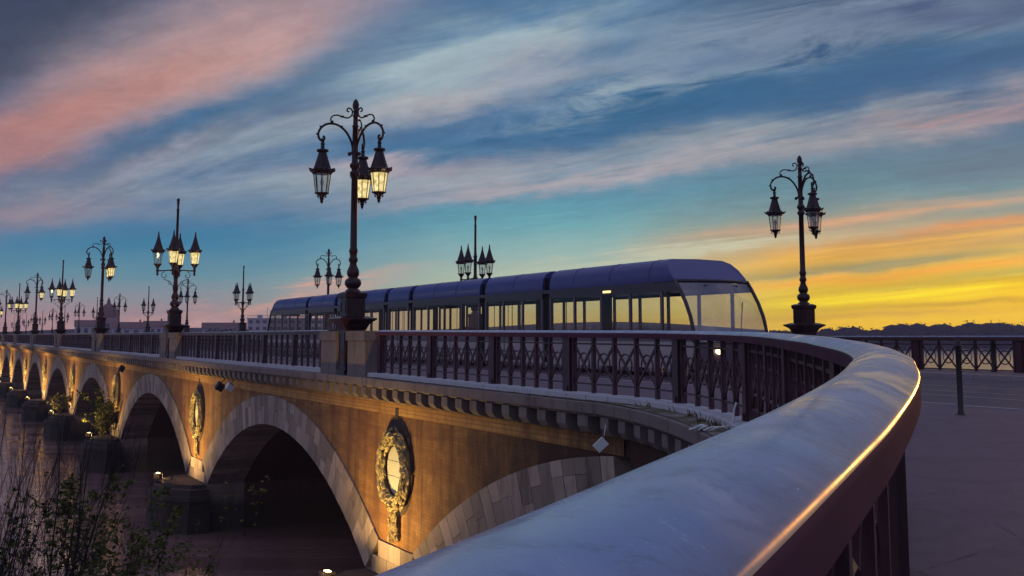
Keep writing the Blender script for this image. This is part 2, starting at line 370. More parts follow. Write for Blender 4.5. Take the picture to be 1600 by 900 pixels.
# ------------------------------------------------------------------ mesh helpers
class MB:
    def __init__(s): s.v = []; s.f = []; s.sm = []; s.tone = []
    def add(s, vs, fs, smooth=False, tone=None):
        o = len(s.v); s.v += [tuple(q) for q in vs]
        for f in fs: s.f.append(tuple(i + o for i in f)); s.sm.append(smooth); s.tone.append(.5 if tone is None else tone)
        return s
    def box(s, x0, x1, y0, y1, z0, z1, tone=None, M=None):
        vs = [(x, y, z) for z in (z0, z1) for y in (y0, y1) for x in (x0, x1)]
        if M is not None: vs = [M @ Vector(q) for q in vs]
        return s.add(vs, [(0,2,3,1),(4,5,7,6),(0,1,5,4),(2,6,7,3),(0,4,6,2),(1,3,7,5)], tone=tone)
    def frustum(s, a0, b0, z0, a1, b1, z1, cx=0, cy=0):
        vs = [(cx-a0,cy-b0,z0),(cx+a0,cy-b0,z0),(cx+a0,cy+b0,z0),(cx-a0,cy+b0,z0),(cx-a1,cy-b1,z1),(cx+a1,cy-b1,z1),(cx+a1,cy+b1,z1),(cx-a1,cy+b1,z1)]
        return s.add(vs, [(0,3,2,1),(4,5,6,7),(0,1,5,4),(1,2,6,5),(2,3,7,6),(3,0,4,7)])
    def lathe(s, prof, n=14, c=(0,0,0), smooth=True, ph=0.0):
        vs = []; fs = []
        for (r, z) in prof:
            for i in range(n):
                a = 2*PI*i/n + ph; vs.append((c[0]+r*math.cos(a), c[1]+r*math.sin(a), c[2]+z))
        for k in range(len(prof)-1):
            for i in range(n):
                j = (i+1) % n; fs.append((k*n+i, k*n+j, (k+1)*n+j, (k+1)*n+i))
        s.add(vs, fs, smooth)
        s.add([vs[i] for i in range(n)], [tuple(reversed(range(n)))]); s.add([vs[(len(prof)-1)*n+i] for i in range(n)], [tuple(range(n))])
        return s
    def tube(s, pts, r, n=6, smooth=True, caps=True):
        pts = [Vector(q) for q in pts]; rs = r if isinstance(r, (list, tuple)) else [r]*len(pts)
        vs = []; fs = []; up = None
        for i, q in enumerate(pts):
            tg = (pts[min(i+1, len(pts)-1)] - pts[max(i-1, 0)])
            if tg.length < 1e-9: tg = Vector((0,0,1))
            tg.normalize()
            if up is None:
                up = Vector((0,0,1)) if abs(tg.z) < .9 else Vector((1,0,0))
            a = tg.cross(up)
            if a.length < 1e-4: a = tg.cross(Vector((1,0,0)))
            a.normalize(); up = a.cross(tg).normalized()
            for k in range(n):
                w = 2*PI*k/n; vs.append(q + (a*math.cos(w) + up*math.sin(w))*rs[i])
        for i in range(len(pts)-1):
            for k in range(n):
                j = (k+1) % n; fs.append((i*n+k, i*n+j, (i+1)*n+j, (i+1)*n+k))
        if caps: fs.append(tuple(reversed(range(n)))); fs.append(tuple((len(pts)-1)*n+k for k in range(n)))
        return s.add(vs, fs, smooth)
    def ball(s, c, r, n=8, m_=6, sc=(1,1,1), tone=None, smooth=True):
        vs = []; fs = []
        for i in range(m_+1):
            th = PI*i/m_
            for k in range(n):
                a = 2*PI*k/n; vs.append((c[0]+r*sc[0]*math.sin(th)*math.cos(a), c[1]+r*sc[1]*math.sin(th)*math.sin(a), c[2]+r*sc[2]*math.cos(th)))
        for i in range(m_):
            for k in range(n):
                j = (k+1) % n; fs.append((i*n+k, (i+1)*n+k, (i+1)*n+j, i*n+j))
        return s.add(vs, fs, smooth, tone)
    def sweep(s, pts, prof, smooth=False, zfun=None, closed=True, caps=True):
        """prof: (lateral to the road side, height) ; pts: (x, y, z)"""
        vs = []; n = len(prof); fs = []
        for i, q in enumerate(pts):
            a = pts[max(i-1, 0)]; b = pts[min(i+1, len(pts)-1)]
            tx, ty = b[0]-a[0], b[1]-a[1]; l = math.hypot(tx, ty) or 1; nx, ny = -ty/l, tx/l
            for (w, h) in prof: vs.append((q[0]+nx*w, q[1]+ny*w, q[2]+h))
        for i in range(len(pts)-1):
            for k in range(n if closed else n-1):
                j = (k+1) % n; fs.append((i*n+k, (i+1)*n+k, (i+1)*n+j, i*n+j))
        if caps and closed: fs.append(tuple(range(n))); fs.append(tuple(reversed([(len(pts)-1)*n+k for k in range(n)])))
        return s.add(vs, fs, smooth)
    def bar(s, a, b, w, d):
        """rectangular bar from a to b, width w (in the vertical plane), depth d"""
        a, b = Vector(a), Vector(b); t = (b-a).normalized(); h = Vector((t.x, t.y, 0))
        side = Vector((0,0,1)).cross(t)
        side = side.normalized() if side.length > 1e-4 else Vector((1,0,0))
        u = t.cross(side).normalized()
        vs = [q + side*sx*d/2 + u*sy*w/2 for q in (a, b) for sx, sy in ((-1,-1),(1,-1),(1,1),(-1,1))]
        return s.add(vs, [(0,3,2,1),(4,5,6,7),(0,1,5,4),(1,2,6,5),(2,3,7,6),(3,0,4,7)])
    def build(s, name, m, parent=None, loc=None, rz=0.0, tone=False):
        me = bpy.data.meshes.new(name); me.from_pydata(s.v, [], s.f); me.materials.append(MATS[m])
        me.polygons.foreach_set('use_smooth', s.sm)
        if tone:
            at = me.attributes.new('tone', 'FLOAT', 'FACE'); at.data.foreach_set('value', s.tone)
        bm = bmesh.new(); bm.from_mesh(me); bmesh.ops.recalc_face_normals(bm, faces=bm.faces); bm.to_mesh(me); bm.free()
        o = bpy.data.objects.new(name, me); COL.objects.link(o)
        if parent is not None: o.parent = parent
        if loc is not None: o.location = loc
        o.rotation_euler = (0, 0, rz)
        return o
def tag(o, label=None, cat=None, group=None, kind=None):
    if label: o['label'] = label
    if cat: o['category'] = cat
    if group: o['group'] = group
    if kind: o['kind'] = kind
    return o
def thing(name, label, cat, loc=(0,0,0), rz=0.0, group=None):
    o = bpy.data.objects.new(name, None); COL.objects.link(o); o.location = loc; o.rotation_euler = (0,0,rz); o.empty_display_size = .2
    return tag(o, label, cat, group)
def copy_tree(o, parent=None):
    c = o.copy(); COL.objects.link(c); c.parent = parent
    for ch in list(KIDS.get(o.name, [])): copy_tree(ch, c)
    return c
KIDS = {}
def index_kids():
    KIDS.clear()
    for o in bpy.data.objects:
        if o.parent: KIDS.setdefault(o.parent.name, []).append(o)
def loc2w(d, tt, z=0.0): return (d*C_ - tt*S_, d*S_ + tt*C_, z)

# ------------------------------------------------------------------ levels (eye at z = 0)
RY = [-40, 0, 2, 4, 9, 13.6, 20, 31, 230, 480]; RR = [-.19, -.18, -.145, -.10, 0, .05, .11, .18, .47, .15]
def R(y):
    for i in range(len(RY)-1):
        if y <= RY[i+1]:
            k = max(0, (y-RY[i])/(RY[i+1]-RY[i])); return RR[i]+(RR[i+1]-RR[i])*k
    return RR[-1]
DN, DF, L, T0, PSP, TP0 = 11.3, 28.3, 26.9, 31.9, 24.26, 28.3
WATER = -8.4
def Rt(tt, d=DN): return R(d*S_ + tt*C_)

# ------------------------------------------------------------------ ground, deck, water, far bank (structure)
b = MB(); b.add([(-2500,-300,WATER),(2500,-300,WATER),(2500,3500,WATER),(-2500,3500,WATER)], [(0,1,2,3)])
tag(b.build('river_water', 'river_water'), kind='structure')
def grid_sheet(name, m, f, xs, ys, th=None):
    b = MB(); vs = [f(x, y) for y in ys for x in xs]; n = len(xs); fs = [(j*n+i, j*n+i+1, (j+1)*n+i+1, (j+1)*n+i) for j in range(len(ys)-1) for i in range(n-1)]
    b.add(vs, fs, True); return tag(b.build(name, m), kind='structure')
def bank(x, y):
    k = max(0, min(1, (26 + .25*(x+20) - y) / 30)); z = -9.6 + 3.4*k + .15*math.sin(x*.9)*math.cos(y*.7)
    return (x, y, z)
grid_sheet('river_bank', 'mud', bank, [-90 + 4*i for i in range(26)], [-60 + 3*i for i in range(32)])
def hill(x, y):
    d_ = x*C_ + y*S_; tt = -x*S_ + y*C_
    k = max(0, min(1, (tt-520)/60)); k2 = max(0, min(1, (tt-700)/400))
    return (x, y, WATER - 2 + 5.5*k + k2*(12 + 6*math.sin(x*.0041+1) + 4*math.sin(x*.013)))
b = MB(); n = 60; vs = []; fs = []
for j in range(22):
    tt = 500 + (j/21)**1.6*650
    for i in range(n):
        d_ = -900 + 1900*i/(n-1); x, y, _ = loc2w(d_, tt); vs.append(hill(x, y))
fs = [(j*n+i, j*n+i+1, (j+1)*n+i+1, (j+1)*n+i) for j in range(21) for i in range(n-1)]
b.add(vs, fs, True); tag(b.build('far_hills', 'hill_green'), kind='structure')

# ------------------------------------------------------------------ near rail and cornice paths
def catmull(P, n=6):
    out = []
    for i in range(len(P)-1):
        p0 = P[max(i-1,0)]; p1 = P[i]; p2 = P[i+1]; p3 = P[min(i+2,len(P)-1)]
        for k in range(n):
            t_ = k/n
            out.append(tuple(.5*((2*p1[a]) + (-p0[a]+p2[a])*t_ + (2*p0[a]-5*p1[a]+4*p2[a]-p3[a])*t_*t_ + (-p0[a]+3*p1[a]-3*p2[a]+p3[a])*t_**3) for a in (0,1)))
    out.append(P[-1]); return out
T_BL = 30.35 - .75     # where the near block by lamp 0 ends (along the bridge)
def wl(d, tt): q = loc2w(d, tt); return (q[0], q[1])
railP = [wl(DN, T_BL), wl(DN, 26), wl(DN, 22), wl(DN, 18.5), (2.50,19.6), (2.98,17.6), (3.17,15.6), (3.10,13.8), (2.93,12.2), (2.62,9.9), (2.37,8.2), (2.18,6.97), (1.93,5.90), (1.67,5.10),
         (1.35,4.17), (1.03,3.33), (.66,2.42), (.445,1.92), (.185,1.32), (.035,.98), (-.225,.40), (-.54,-.25), (-1.3,-1.2), (-2.6,-2.6), (-5,-4.2)]
RAIL = catmull(railP, 8)
class Path:
    def __init__(s, P):
        s.P = P; s.s = [0]
        for a, b_ in zip(P, P[1:]): s.s.append(s.s[-1] + math.hypot(b_[0]-a[0], b_[1]-a[1]))
        s.len = s.s[-1]
    def at(s, q):
        q = max(0, min(s.len-1e-6, q)); lo = 0
        for i in range(len(s.s)-1):
            if s.s[i+1] >= q: lo = i; break
        k = (q - s.s[lo])/(s.s[lo+1]-s.s[lo]); a, b_ = s.P[lo], s.P[lo+1]
        return (a[0]+(b_[0]-a[0])*k, a[1]+(b_[1]-a[1])*k)
    def tan(s, q):
        a, b_ = s.at(q-.06), s.at(q+.06); l = math.hypot(b_[0]-a[0], b_[1]-a[1]); return ((b_[0]-a[0])/l, (b_[1]-a[1])/l)
    def off(s, q, w):
        a = s.at(q); t_ = s.tan(q); return (a[0]-t_[1]*w, a[1]+t_[0]*w)
RP = Path(RAIL)
CAP = [(-.145,-.138),(-.147,-.072),(-.147,-.064),(-.1445,-.050),(-.138,-.041),(-.130,-.037),(-.085,-.015),(-.035,-.001),(.035,-.001),(.085,-.015),(.130,-.037),(.138,-.041),(.1445,-.050),(.147,-.064),(.147,-.072),(.145,-.138),(.138,-.142),(-.138,-.142)]
HBASE = -1.18

def lattice(panel, posts, fr, getp, zt, s0, s1, ncell=5, first_post=True, last_post=True, fine=True):
    """posts, bars, balusters, crosses and rings between arclengths s0 and s1. getp(s)->(x,y), zt(s)->ridge height"""
    def P3(s_, h): q = getp(s_); return (q[0], q[1], zt(s_)+h)
    def upright(mb, s_, w, d, h0, h1):
        a = Vector(P3(s_, 0)); t_ = Vector(getp(s_+.05)+(0,)) - Vector(getp(s_-.05)+(0,)); t_.normalize(); nn = Vector((-t_.y, t_.x, 0))
        vs = [a + t_*sx*w/2 + nn*sy*d/2 + Vector((0,0,hh)) for hh in (h0, h1) for sx, sy in ((-1,-1),(1,-1),(1,1),(-1,1))]
        mb.add(vs, [(0,3,2,1),(4,5,6,7),(0,1,5,4),(1,2,6,5),(2,3,7,6),(3,0,4,7)])
    pw = .235
    if first_post: 
        upright(posts, s0, pw, .16, HBASE, -.140); upright(posts, s0, .10, .21, HBASE, HBASE+.10)
    upright(panel, s0 + pw/2 + .07, .05, .09, HBASE, -.140); upright(panel, s1 - pw/2 - .07, .05, .09, HBASE, -.140)
    a, b_ = s0 + pw/2 + .07, s1 - pw/2 - .07
    c = (b_-a)/ncell; TB, BB = -.255, HBASE+.17
    ns = 4
    for h in (TB, BB):
        for k in range(ncell*ns):
            sa, sb = s0+pw/2 + (s1-s0-pw)*k/(ncell*ns), s0+pw/2 + (s1-s0-pw)*(k+1)/(ncell*ns)
            panel.bar(P3(sa, h), P3(sb, h), .032, .05)
    for k in range(1, ncell): upright(panel, a + c*k, .062, .075, HBASE, -.140)
    for k in range(ncell):
        sa, sb = a + c*k, a + c*(k+1)
        panel.bar(P3(sa, TB), P3(sb, BB), .048, .022); panel.bar(P3(sa, BB), P3(sb, TB), .048, .026)
        m_ = (sa+sb)/2; hc = (TB+BB)/2; rr = min(.20, c*.34)
        N = 18 if fine else 10
        pts = [P3(m_ + rr*math.cos(2*PI*i/N), hc + rr*math.sin(2*PI*i/N)) for i in range(N+1)]
        panel.tube(pts, .017, 4, False, False)

near_rail = thing('iron_railing', 'foreground curving plum iron railing with a broad blue-grey handrail', 'railing', (0,0,0), group='iron railings of the bridge')
b = MB(); pts = []
for i, q in enumerate(RAIL): pts.append((q[0], q[1], R(q[1])))
b.sweep(pts, CAP, smooth=True); capo = b.build('handrail', 'handrail_paint', near_rail)
try:
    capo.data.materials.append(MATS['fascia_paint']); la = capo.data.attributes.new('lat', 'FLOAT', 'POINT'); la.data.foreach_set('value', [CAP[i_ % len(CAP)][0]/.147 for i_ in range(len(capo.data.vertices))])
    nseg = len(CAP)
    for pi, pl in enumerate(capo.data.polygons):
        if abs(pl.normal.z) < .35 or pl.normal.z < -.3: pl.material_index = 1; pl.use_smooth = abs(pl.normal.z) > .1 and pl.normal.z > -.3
except Exception as e: print(e)
spacings = [3.5,3.5,3.3,3.9] + [3.6]*20; s_ = 0.12; pos = [s_]
for d_ in spacings:
    if s_ + d_ > RP.len - .5: break
    s_ += d_; pos.append(s_)
for k in range(len(pos)-1):
    pan, po = MB(), MB()
    lattice(pan, po, None, RP.at, lambda q: R(RP.at(q)[1]), pos[k], pos[k+1], 5)
    pan.build('lattice_panel', 'plum_paint', near_rail); po.build('post', 'plum_paint', near_rail)
# curb stones under the near rail: separate blocks
cb = MB(); s_ = 0.0
while s_ < RP.len - .9:
    e = s_ + .72
    P = [RP.at(s_ + (e-.02-s_)*k/3) for k in range(4)]
    cb.sweep([(q[0], q[1], R(q[1])) for q in P], [(-.31,HBASE-.34),(-.31,HBASE-.012),(-.29,HBASE),(.10,HBASE),(.11,HBASE-.012),(.11,HBASE-.34)])
    s_ = e
cb.build('curb', 'curb_stone', near_rail)

# ------------------------------------------------------------------ the bridge
bridge = thing('stone_bridge', 'long arched brick and stone bridge with wreath medallions over the river', 'bridge', (0,0,0), TH)
BWT, BWF = DN + .05, DF + .5        # near wall face, far wall face
CE = DN - .45                       # cornice edge
NB = 17
def zc(tt): return Rt(tt) 
for k in range(-1, NB):
    tc = TP0 + PSP*(k+.5); half = PSP/2; cz = -2.12 + .0035*max(0, (tc*C_+5.2) - 43)
    if k > 8: cz = -2.12 + .0035*(max(0, (tc*C_+5.2) - 43) if tc < 235 else max(0, 400-(tc*C_+5.2)-0)*.9)
    cz = min(cz, zc(tc) - 1.66 - .62 + .12)
    zin = cz - 1.05; SPR = -6.4
    wi = 9.93; ri = zin - SPR; Ri = (wi*wi + ri*ri)/(2*ri); ai = math.asin(min(1, wi/Ri))
    we = 10.93; re = cz + 5.5; Re = (we*we + re*re)/(2*re); ae = math.asin(min(1, we/Re))
    def pin(a): return (tc + Ri*math.sin(a), zin - Ri + Ri*math.cos(a))
    def pex(a): return (tc + Re*math.sin(a), cz - Re + Re*math.cos(a))
    tmin = 17.3 if k == -1 else -1e9
    N = 48; ring = MB()
    # voussoirs
    for i in range(N):
        u0, u1 = -1 + 2*i/N, -1 + 2*(i+1)/N
        if (pin(u1*ai)[0] < tmin + .2): continue
        g = .004
        A0, A1 = pin(u0*ai + g/8), pin(u1*ai - g/8); B0, B1 = pex(u0*ae + g/8), pex(u1*ae - g/8)
        cut = rnd.choice([None, .35, .5, .62, .7]) 
        segs = [(0, 1)] if cut is None else [(0, cut-.004), (cut+.004, 1)]
        for (q0, q1) in segs:
            pr = BWT - .05 - rnd.uniform(0, .012); tn = rnd.random()
            quad = [tuple(A0[j]+(B0[j]-A0[j])*q for j in (0,1)) for q in (q0, q1)] + [tuple(A1[j]+(B1[j]-A1[j])*q for j in (0,1)) for q in (q1, q0)]
            vs = [(pr, q[0], q[1]) for q in quad] + [(BWT+1.6, q[0], q[1]) for q in quad]
            ring.add(vs, [(0,1,2,3),(7,6,5,4),(0,4,5,1),(1,5,6,2),(2,6,7,3),(3,7,4,0)], tone=tn)
    ring.build('voussoir_ring', 'ashlar', bridge, tone=True)
    if k == -1: pass
    # spandrel: strips from the extrados up to the band
    sp = MB(); M_ = 56; vs = []; bandz = lambda tt: zc(tt) - 1.66 - .62
    ts = [tc - half + 2*half*i/M_ for i in range(M_+1)]
    for tt in ts:
        dx_ = tt - tc
        lo = (cz - Re + math.sqrt(max(0, Re*Re - dx_*dx_)) - .02) if abs(dx_) < we else -5.5
        hi = max(zc(tt) - 1.66, lo + .01); vs += [(BWT, tt, min(lo, hi-.01)), (BWT, tt, hi)]
    i0 = next(i for i in range(M_) if ts[i] >= tmin - .5); vs = vs[2*i0:]; fs = [(2*i, 2*i+2, 2*i+3, 2*i+1) for i in range(M_-i0)]
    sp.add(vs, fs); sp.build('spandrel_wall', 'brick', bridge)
    # barrel
    ba = MB(); NA = 24; vs = []
    for i in range(NA+1):
        q = pin(-ai + 2*ai*i/NA); vs += [(BWT+1.55, q[0], q[1]), (BWF, q[0], q[1])]
    ba.add(vs, [(2*i, 2*i+1, 2*i+3, 2*i+2) for i in range(NA)], True); ba.build('barrel_vault', 'barrel_brick', bridge)
    if k >= 0:
        # far face
        fw = MB(); vs = []
        for tt in ts:
            dx_ = tt - tc
            lo = (zin - Ri + math.sqrt(max(0, Ri*Ri - dx_*dx_))) if abs(dx_) < wi else SPR
            vs += [(BWF, tt, lo), (BWF, tt, zc(tt) - 1.1)]
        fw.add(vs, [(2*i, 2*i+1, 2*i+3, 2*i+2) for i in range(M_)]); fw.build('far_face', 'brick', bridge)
# ochre band under the cornice
bd = MB(); tt = 17.3; 
while tt < 440:
    e = tt + 8; z0, z1 = zc(tt), zc(e)
    vs = [(BWT-.03, tt, z0-2.26), (BWT-.03, e, z1-2.26), (BWT-.03, e, z1-1.64), (BWT-.03, tt, z0-1.64), (BWT+.1, tt, z0-2.26), (BWT+.1, e, z1-2.26), (BWT+.1, e, z1-1.64), (BWT+.1, tt, z0-1.64)]
    bd.add(vs, [(0,3,2,1),(0,1,5,4),(3,7,6,2)]); tt = e
bd.build('brick_band', 'ochre_brick', bridge)
# piers and footings
for k in range(0, NB):
    tc = TP0 + PSP*k
    pr = MB()
    rows = [(-5.5,-5.95),(-5.95,-6.4)]
    for (zt_, zb_) in rows:
        n_ = 3; w0 = 1.22 + (-5.5 - zt_)*1.05; w1 = w0
        for j in range(n_):
            a = tc - w0 + 2*w0*j/n_; e = tc - w0 + 2*w0*(j+1)/n_
            pr.box(BWT-.05 - rnd.uniform(0,.01), BWT+1.6, a+.006, e-.006, zb_+.004, zt_-.004, tone=rnd.random())
    for j in range(5):
        z1 = -6.4 - .5*j
        for q in range(3):
            a = tc - 2.2 + 4.4*q/3; pr.box(BWT-.03, BWT+1.6, a+.006, a+4.4/3-.006, z1-.496, z1, tone=rnd.random()*.6)
    pr.build('pier_stone', 'ashlar', bridge, tone=True)
    pc = MB(); pc.box(BWT+1.6, BWF, tc-2.18, tc+2.18, -9.5, -5.0); pc.build('pier_core', 'barrel_brick', bridge)
    ft = MB()
    def foot(w, out, z0, z1, tone=None):
        P = [(BWT-.02, tc-w), (BWT-out*.45, tc-w), (BWT-out*.85, tc-w*.62), (BWT-out, tc-w*.15), (BWT-out, tc+w*.15), (BWT-out*.85, tc+w*.62), (BWT-out*.45, tc+w), (BWT-.02, tc+w)]
        n_ = len(P); vs = [(q[0], q[1], z0) for q in P] + [(q[0], q[1], z1) for q in P]
        ft.add(vs, [tuple(range(n_)), tuple(range(n_, 2*n_))] + [(i, (i+1)%n_, n_+(i+1)%n_, n_+i) for i in range(n_)])
    foot(2.75, 2.1, -9.6, -7.55); foot(2.6, 1.95, -7.55, -7.05); foot(2.75, 2.1, -7.05, -6.85); foot(2.5, 1.85, -6.85, -6.58); foot(2.1, 1.5, -6.58, -6.42)
    ft.build('pier_footing', 'dark_stone', bridge)
# cornice: curved and straight
corP = [wl(CE, 120), wl(CE, 60), wl(CE, 30), wl(CE, 22), wl(CE, 18.6), (1.60,20.35), (2.06,18.6), (2.36,16.4), (2.46,14.0), (2.30,11.8), (1.95,9.6), (1.5,7.7), (1.0,6.1), (.3,4.6), (-.5,3.2), (-1.4,1.8), (-2.6,.2), (-5.6,-2.6)]
CC = catmull(corP[2:], 8); CPth = Path(CC)
toL = Matrix.Rotation(-TH, 4, 'Z')
def tl(P): return [tuple(toL @ Vector(q)) for q in P]
SLABT = -1.30       # below ridge
cor = MB()
ctrP = CC
def cpt(lst): return [(q[0], q[1], R(q[1])) for q in lst]
slab = [(0,SLABT-.20),(0,SLABT-.02),(.02,SLABT),(.62,SLABT+.012),(.62,SLABT-.26),(.10,SLABT-.26),(.06,SLABT-.20)]
farC = [loc2w(CE, 470 - 10*i) for i in range(45)]
farC = [q for q in farC if q[1] > CC[0][1] + 1]
full = [(q[0], q[1]) for q in farC] + CC
FP = Path(full)
# split the slab into stones about 1.9 m long
slb = MB(); q = 0.0
while q < FP.len - .5:
    e = q + (1.9 if q > FP.len - 95 else 12)
    n_ = 4 if q > FP.len - 60 else 2
    P = [FP.at(q + (min(e, FP.len) - .012 - q)*k/n_) for k in range(n_+1)]
    dz_ = rnd.uniform(-.006, .006)
    slb.sweep(tl([(a[0], a[1], R(a[1])+dz_) for a in P]), slab)
    q = e
slb.build('cornice_slab', 'grey_stone', bridge)
md = MB(); q = .3; mods_ = []
while q < FP.len - 6:
    a = FP.at(q); t_ = FP.tan(q)
    nn = (-t_[1], t_[0])
    M = Matrix(((t_[0], nn[0], 0, a[0]), (t_[1], nn[1], 0, a[1]), (0,0,1,R(a[1])), (0,0,0,1)))
    M = toL @ M
    w = .17
    vs = [(-w,.06,SLABT-.262),(w,.06,SLABT-.262),(-w,.06,SLABT-.46),(w,.06,SLABT-.46),(-w,.14,SLABT-.56),(w,.14,SLABT-.56),(-w,.28,SLABT-.60),(w,.28,SLABT-.60),(-w,.5,SLABT-.66),(w,.5,SLABT-.66),(-w,.5,SLABT-.262),(w,.5,SLABT-.262)]
    md_ = MB(); mods_.append((q, md_)); md_.add([M @ Vector(v_) for v_ in vs], [(0,1,3,2),(2,3,5,4),(4,5,7,6),(6,7,9,8),(8,9,11,10),(10,11,1,0),(0,2,4,6,8,10),(1,11,9,7,5,3)])
    q += .78
mods_.sort(key=lambda e: -e[0]); vis = [e for e in mods_ if e[0] < FP.len - 14]; vis.sort(key=lambda e: -e[0])
for q_, e in vis[:100]: e.build('modillion', 'grey_stone', bridge)
for q_, e in [e for e in mods_ if e not in vis[:100]]: md.add(e.v, e.f)
tag(md.build('modillion_course', 'grey_stone', bridge), kind='stuff')
fz = MB()   # frieze behind the modillions
fz.sweep(tl([(FP.at(FP.len*k/400)[0], FP.at(FP.len*k/400)[1], R(FP.at(FP.len*k/400)[1])) for k in range(401)]), [(.34,SLABT-.26),(.34,SLABT-.40),(.37,SLABT-.62),(.60,SLABT-.62),(.60,SLABT-.26)])
fz.build('frieze', 'grey_stone', bridge)
# ledge fill between slab and curb (mossy on the curve)
lg = MB(); K = 160; vs = []
for k in range(K+1):
    s1 = CPth.len*k/K; a = CPth.off(s1, .05); 
    # nearest point on rail river side
    best = min(range(0, len(RAIL), 1), key=lambda i: (RAIL[i][0]-a[0])**2 + (RAIL[i][1]-a[1])**2)
    s2 = RP.s[best]; b2 = RP.off(s2, -.20) if best < len(RAIL)-1 else RAIL[-1]
    if a[1] > RAIL[0][1]: b2 = CPth.off(s1, .5)
    vs += [tl([(a[0], a[1], R(a[1])+SLABT+.016)])[0], tl([(b2[0], b2[1], R(b2[1])+SLABT+.03)])[0]]
lg.add(vs, [(2*k, 2*k+1, 2*k+3, 2*k+2) for k in range(K)]); lg.build('ledge', 'mossy_ledge', bridge)
# straight curb under rails and deck edge
cs = MB(); tt = T_BL
while tt < 470:
    e = tt + (.9 if tt < 120 else 8); z0 = (zc(tt)+zc(e))/2
    cs.box(DN-.24, DN+.24, tt+.008, e-.008, z0+HBASE-.34, z0+HBASE, tone=rnd.random()); tt = e
cs.build('curb', 'curb_stone', bridge)
# curved abutment wall under the cornice
aw = MB(); A = [CPth.off(CPth.s[i], .47) for i in range(len(CC))]
A = [a for a, c_ in zip(A, CC) if a[1] < 20.4]
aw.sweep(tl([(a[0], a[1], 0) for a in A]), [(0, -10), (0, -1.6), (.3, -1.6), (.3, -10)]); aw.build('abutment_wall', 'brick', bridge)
# medallions
def medallion(tc, zc_, fine):
    wr = MB(); n_ = 60 if fine else 26
    R0 = .88
    def leaf3(c, r_, dn):
        a = Vector((-.25*r_, math.cos(dn)*r_*2.0, math.sin(dn)*r_*2.0)); b_ = Vector((rnd.uniform(-.3,.3)*r_, -math.sin(dn)*r_*.8, math.cos(dn)*r_*.8)); u = Vector((-r_*.8, 0, 0)); c = Vector(c)
        wr.add([c-a, c+b_, c+a, c-b_, c+u, c-u*.6], [(0,1,4),(1,2,4),(2,3,4),(3,0,4),(1,0,5),(2,1,5),(3,2,5),(0,3,5)], tone=rnd.random())
    for i in range(n_):
        a = 2*PI*i/n_
        for lay in range(6 if fine else 3):
            rr = R0 + rnd.uniform(-.22, .22); aa = a + rnd.uniform(-.07, .07)
            leaf3((BWT - .10 - .10*(1-abs(rr-R0)/.22) - rnd.uniform(0,.05), tc + rr*math.cos(aa), zc_ + rr*math.sin(aa)), rnd.uniform(.045, .085), aa + PI/2*(1 if math.cos(aa) > 0 else -1) + rnd.uniform(-.7,.7))
    pts = [(BWT-.04, tc+R0*math.cos(2*PI*i/32), zc_+R0*math.sin(2*PI*i/32)) for i in range(33)]
    wr.tube(pts, .12, 8, True, False)
    for j in range(60 if fine else 24):
        leaf3((BWT-.08-rnd.uniform(0,.06), tc+rnd.uniform(-.26,.26), zc_-R0-.22-rnd.uniform(0,.72)), rnd.uniform(.04,.08), PI/2+rnd.uniform(-.6,.6))
    wr.box(BWT-.05, BWT+.02, tc-.24, tc+.24, zc_-R0-.92, zc_-R0-.2)
    w = wr.build('wreath', 'carved_stone', bridge, tone=True)
    di = MB(); N = 28
    vs = [(BWT-.045, tc, zc_)] + [(BWT-.045, tc+.64*math.cos(2*PI*i/N), zc_+.64*math.sin(2*PI*i/N)) for i in range(N)]
    di.add(vs, [(0, i+1, (i+1)%N+1) for i in range(N)]); di.build('disc', 'pale_stone', w); dl = MB()
    for zz_ in (.22, -.18): hw_ = math.sqrt(.64**2-zz_**2)-.02; dl.box(BWT-.048, BWT-.044, tc-hw_, tc+hw_, zc_+zz_, zc_+zz_+.012)
    dl.build('disc_joint', 'dark_stone', w)
    bk = MB(); P = [(BWT-.02, tc+1.14*math.cos(2*PI*i/N), zc_+.08+1.30*math.sin(2*PI*i/N)) for i in range(N)]  # dark oval sheet, the shadow around the wreath made as a shape
    P2 = [(BWT+.02, q[1], q[2]) for q in P]; bk.add(P+P2, [tuple(range(N))] + [(i, (i+1)%N, N+(i+1)%N, N+i) for i in range(N)])
    bk.box(BWT-.04, BWT+.02, tc-.11, tc+.11, zc_+1.32, zc_+1.62); bk.build('wreath_shadow', 'dark_stone', w)
for k in range(0, 9): medallion(TP0 + PSP*k, -3.52 + .002*k, k < 3)
# parapet blocks beside every lamp
def block_mb(d0, tt0, tt1, zr):
    m_ = MB(); n_ = 2
    for j in range(n_):
        a, e = tt0 + (tt1-tt0)*j/n_, tt0 + (tt1-tt0)*(j+1)/n_
        m_.box(d0-.31, d0+.33, a+.006, e-.006, zr-1.30, zr-.30)
    m_.box(d0-.36, d0+.38, tt0-.04, tt1+.04, zr-.296, zr-.02)
    return m_
for n_ in range(16):
    tc = T0 + L*n_; zr = zc(tc)
    for (a, e) in ((-2.3+.3, -.50), (.50, 2.0)):
        block_mb(DN, tc+a, tc+e, zr).build('parapet_block', 'grey_stone', bridge)
    if n_ < 14:
        for (a, e) in ((-1.9, -.60), (.60, 1.9)):
            block_mb(DF, tc+a, tc+e, zr-.12).build('parapet_block', 'grey_stone', bridge)

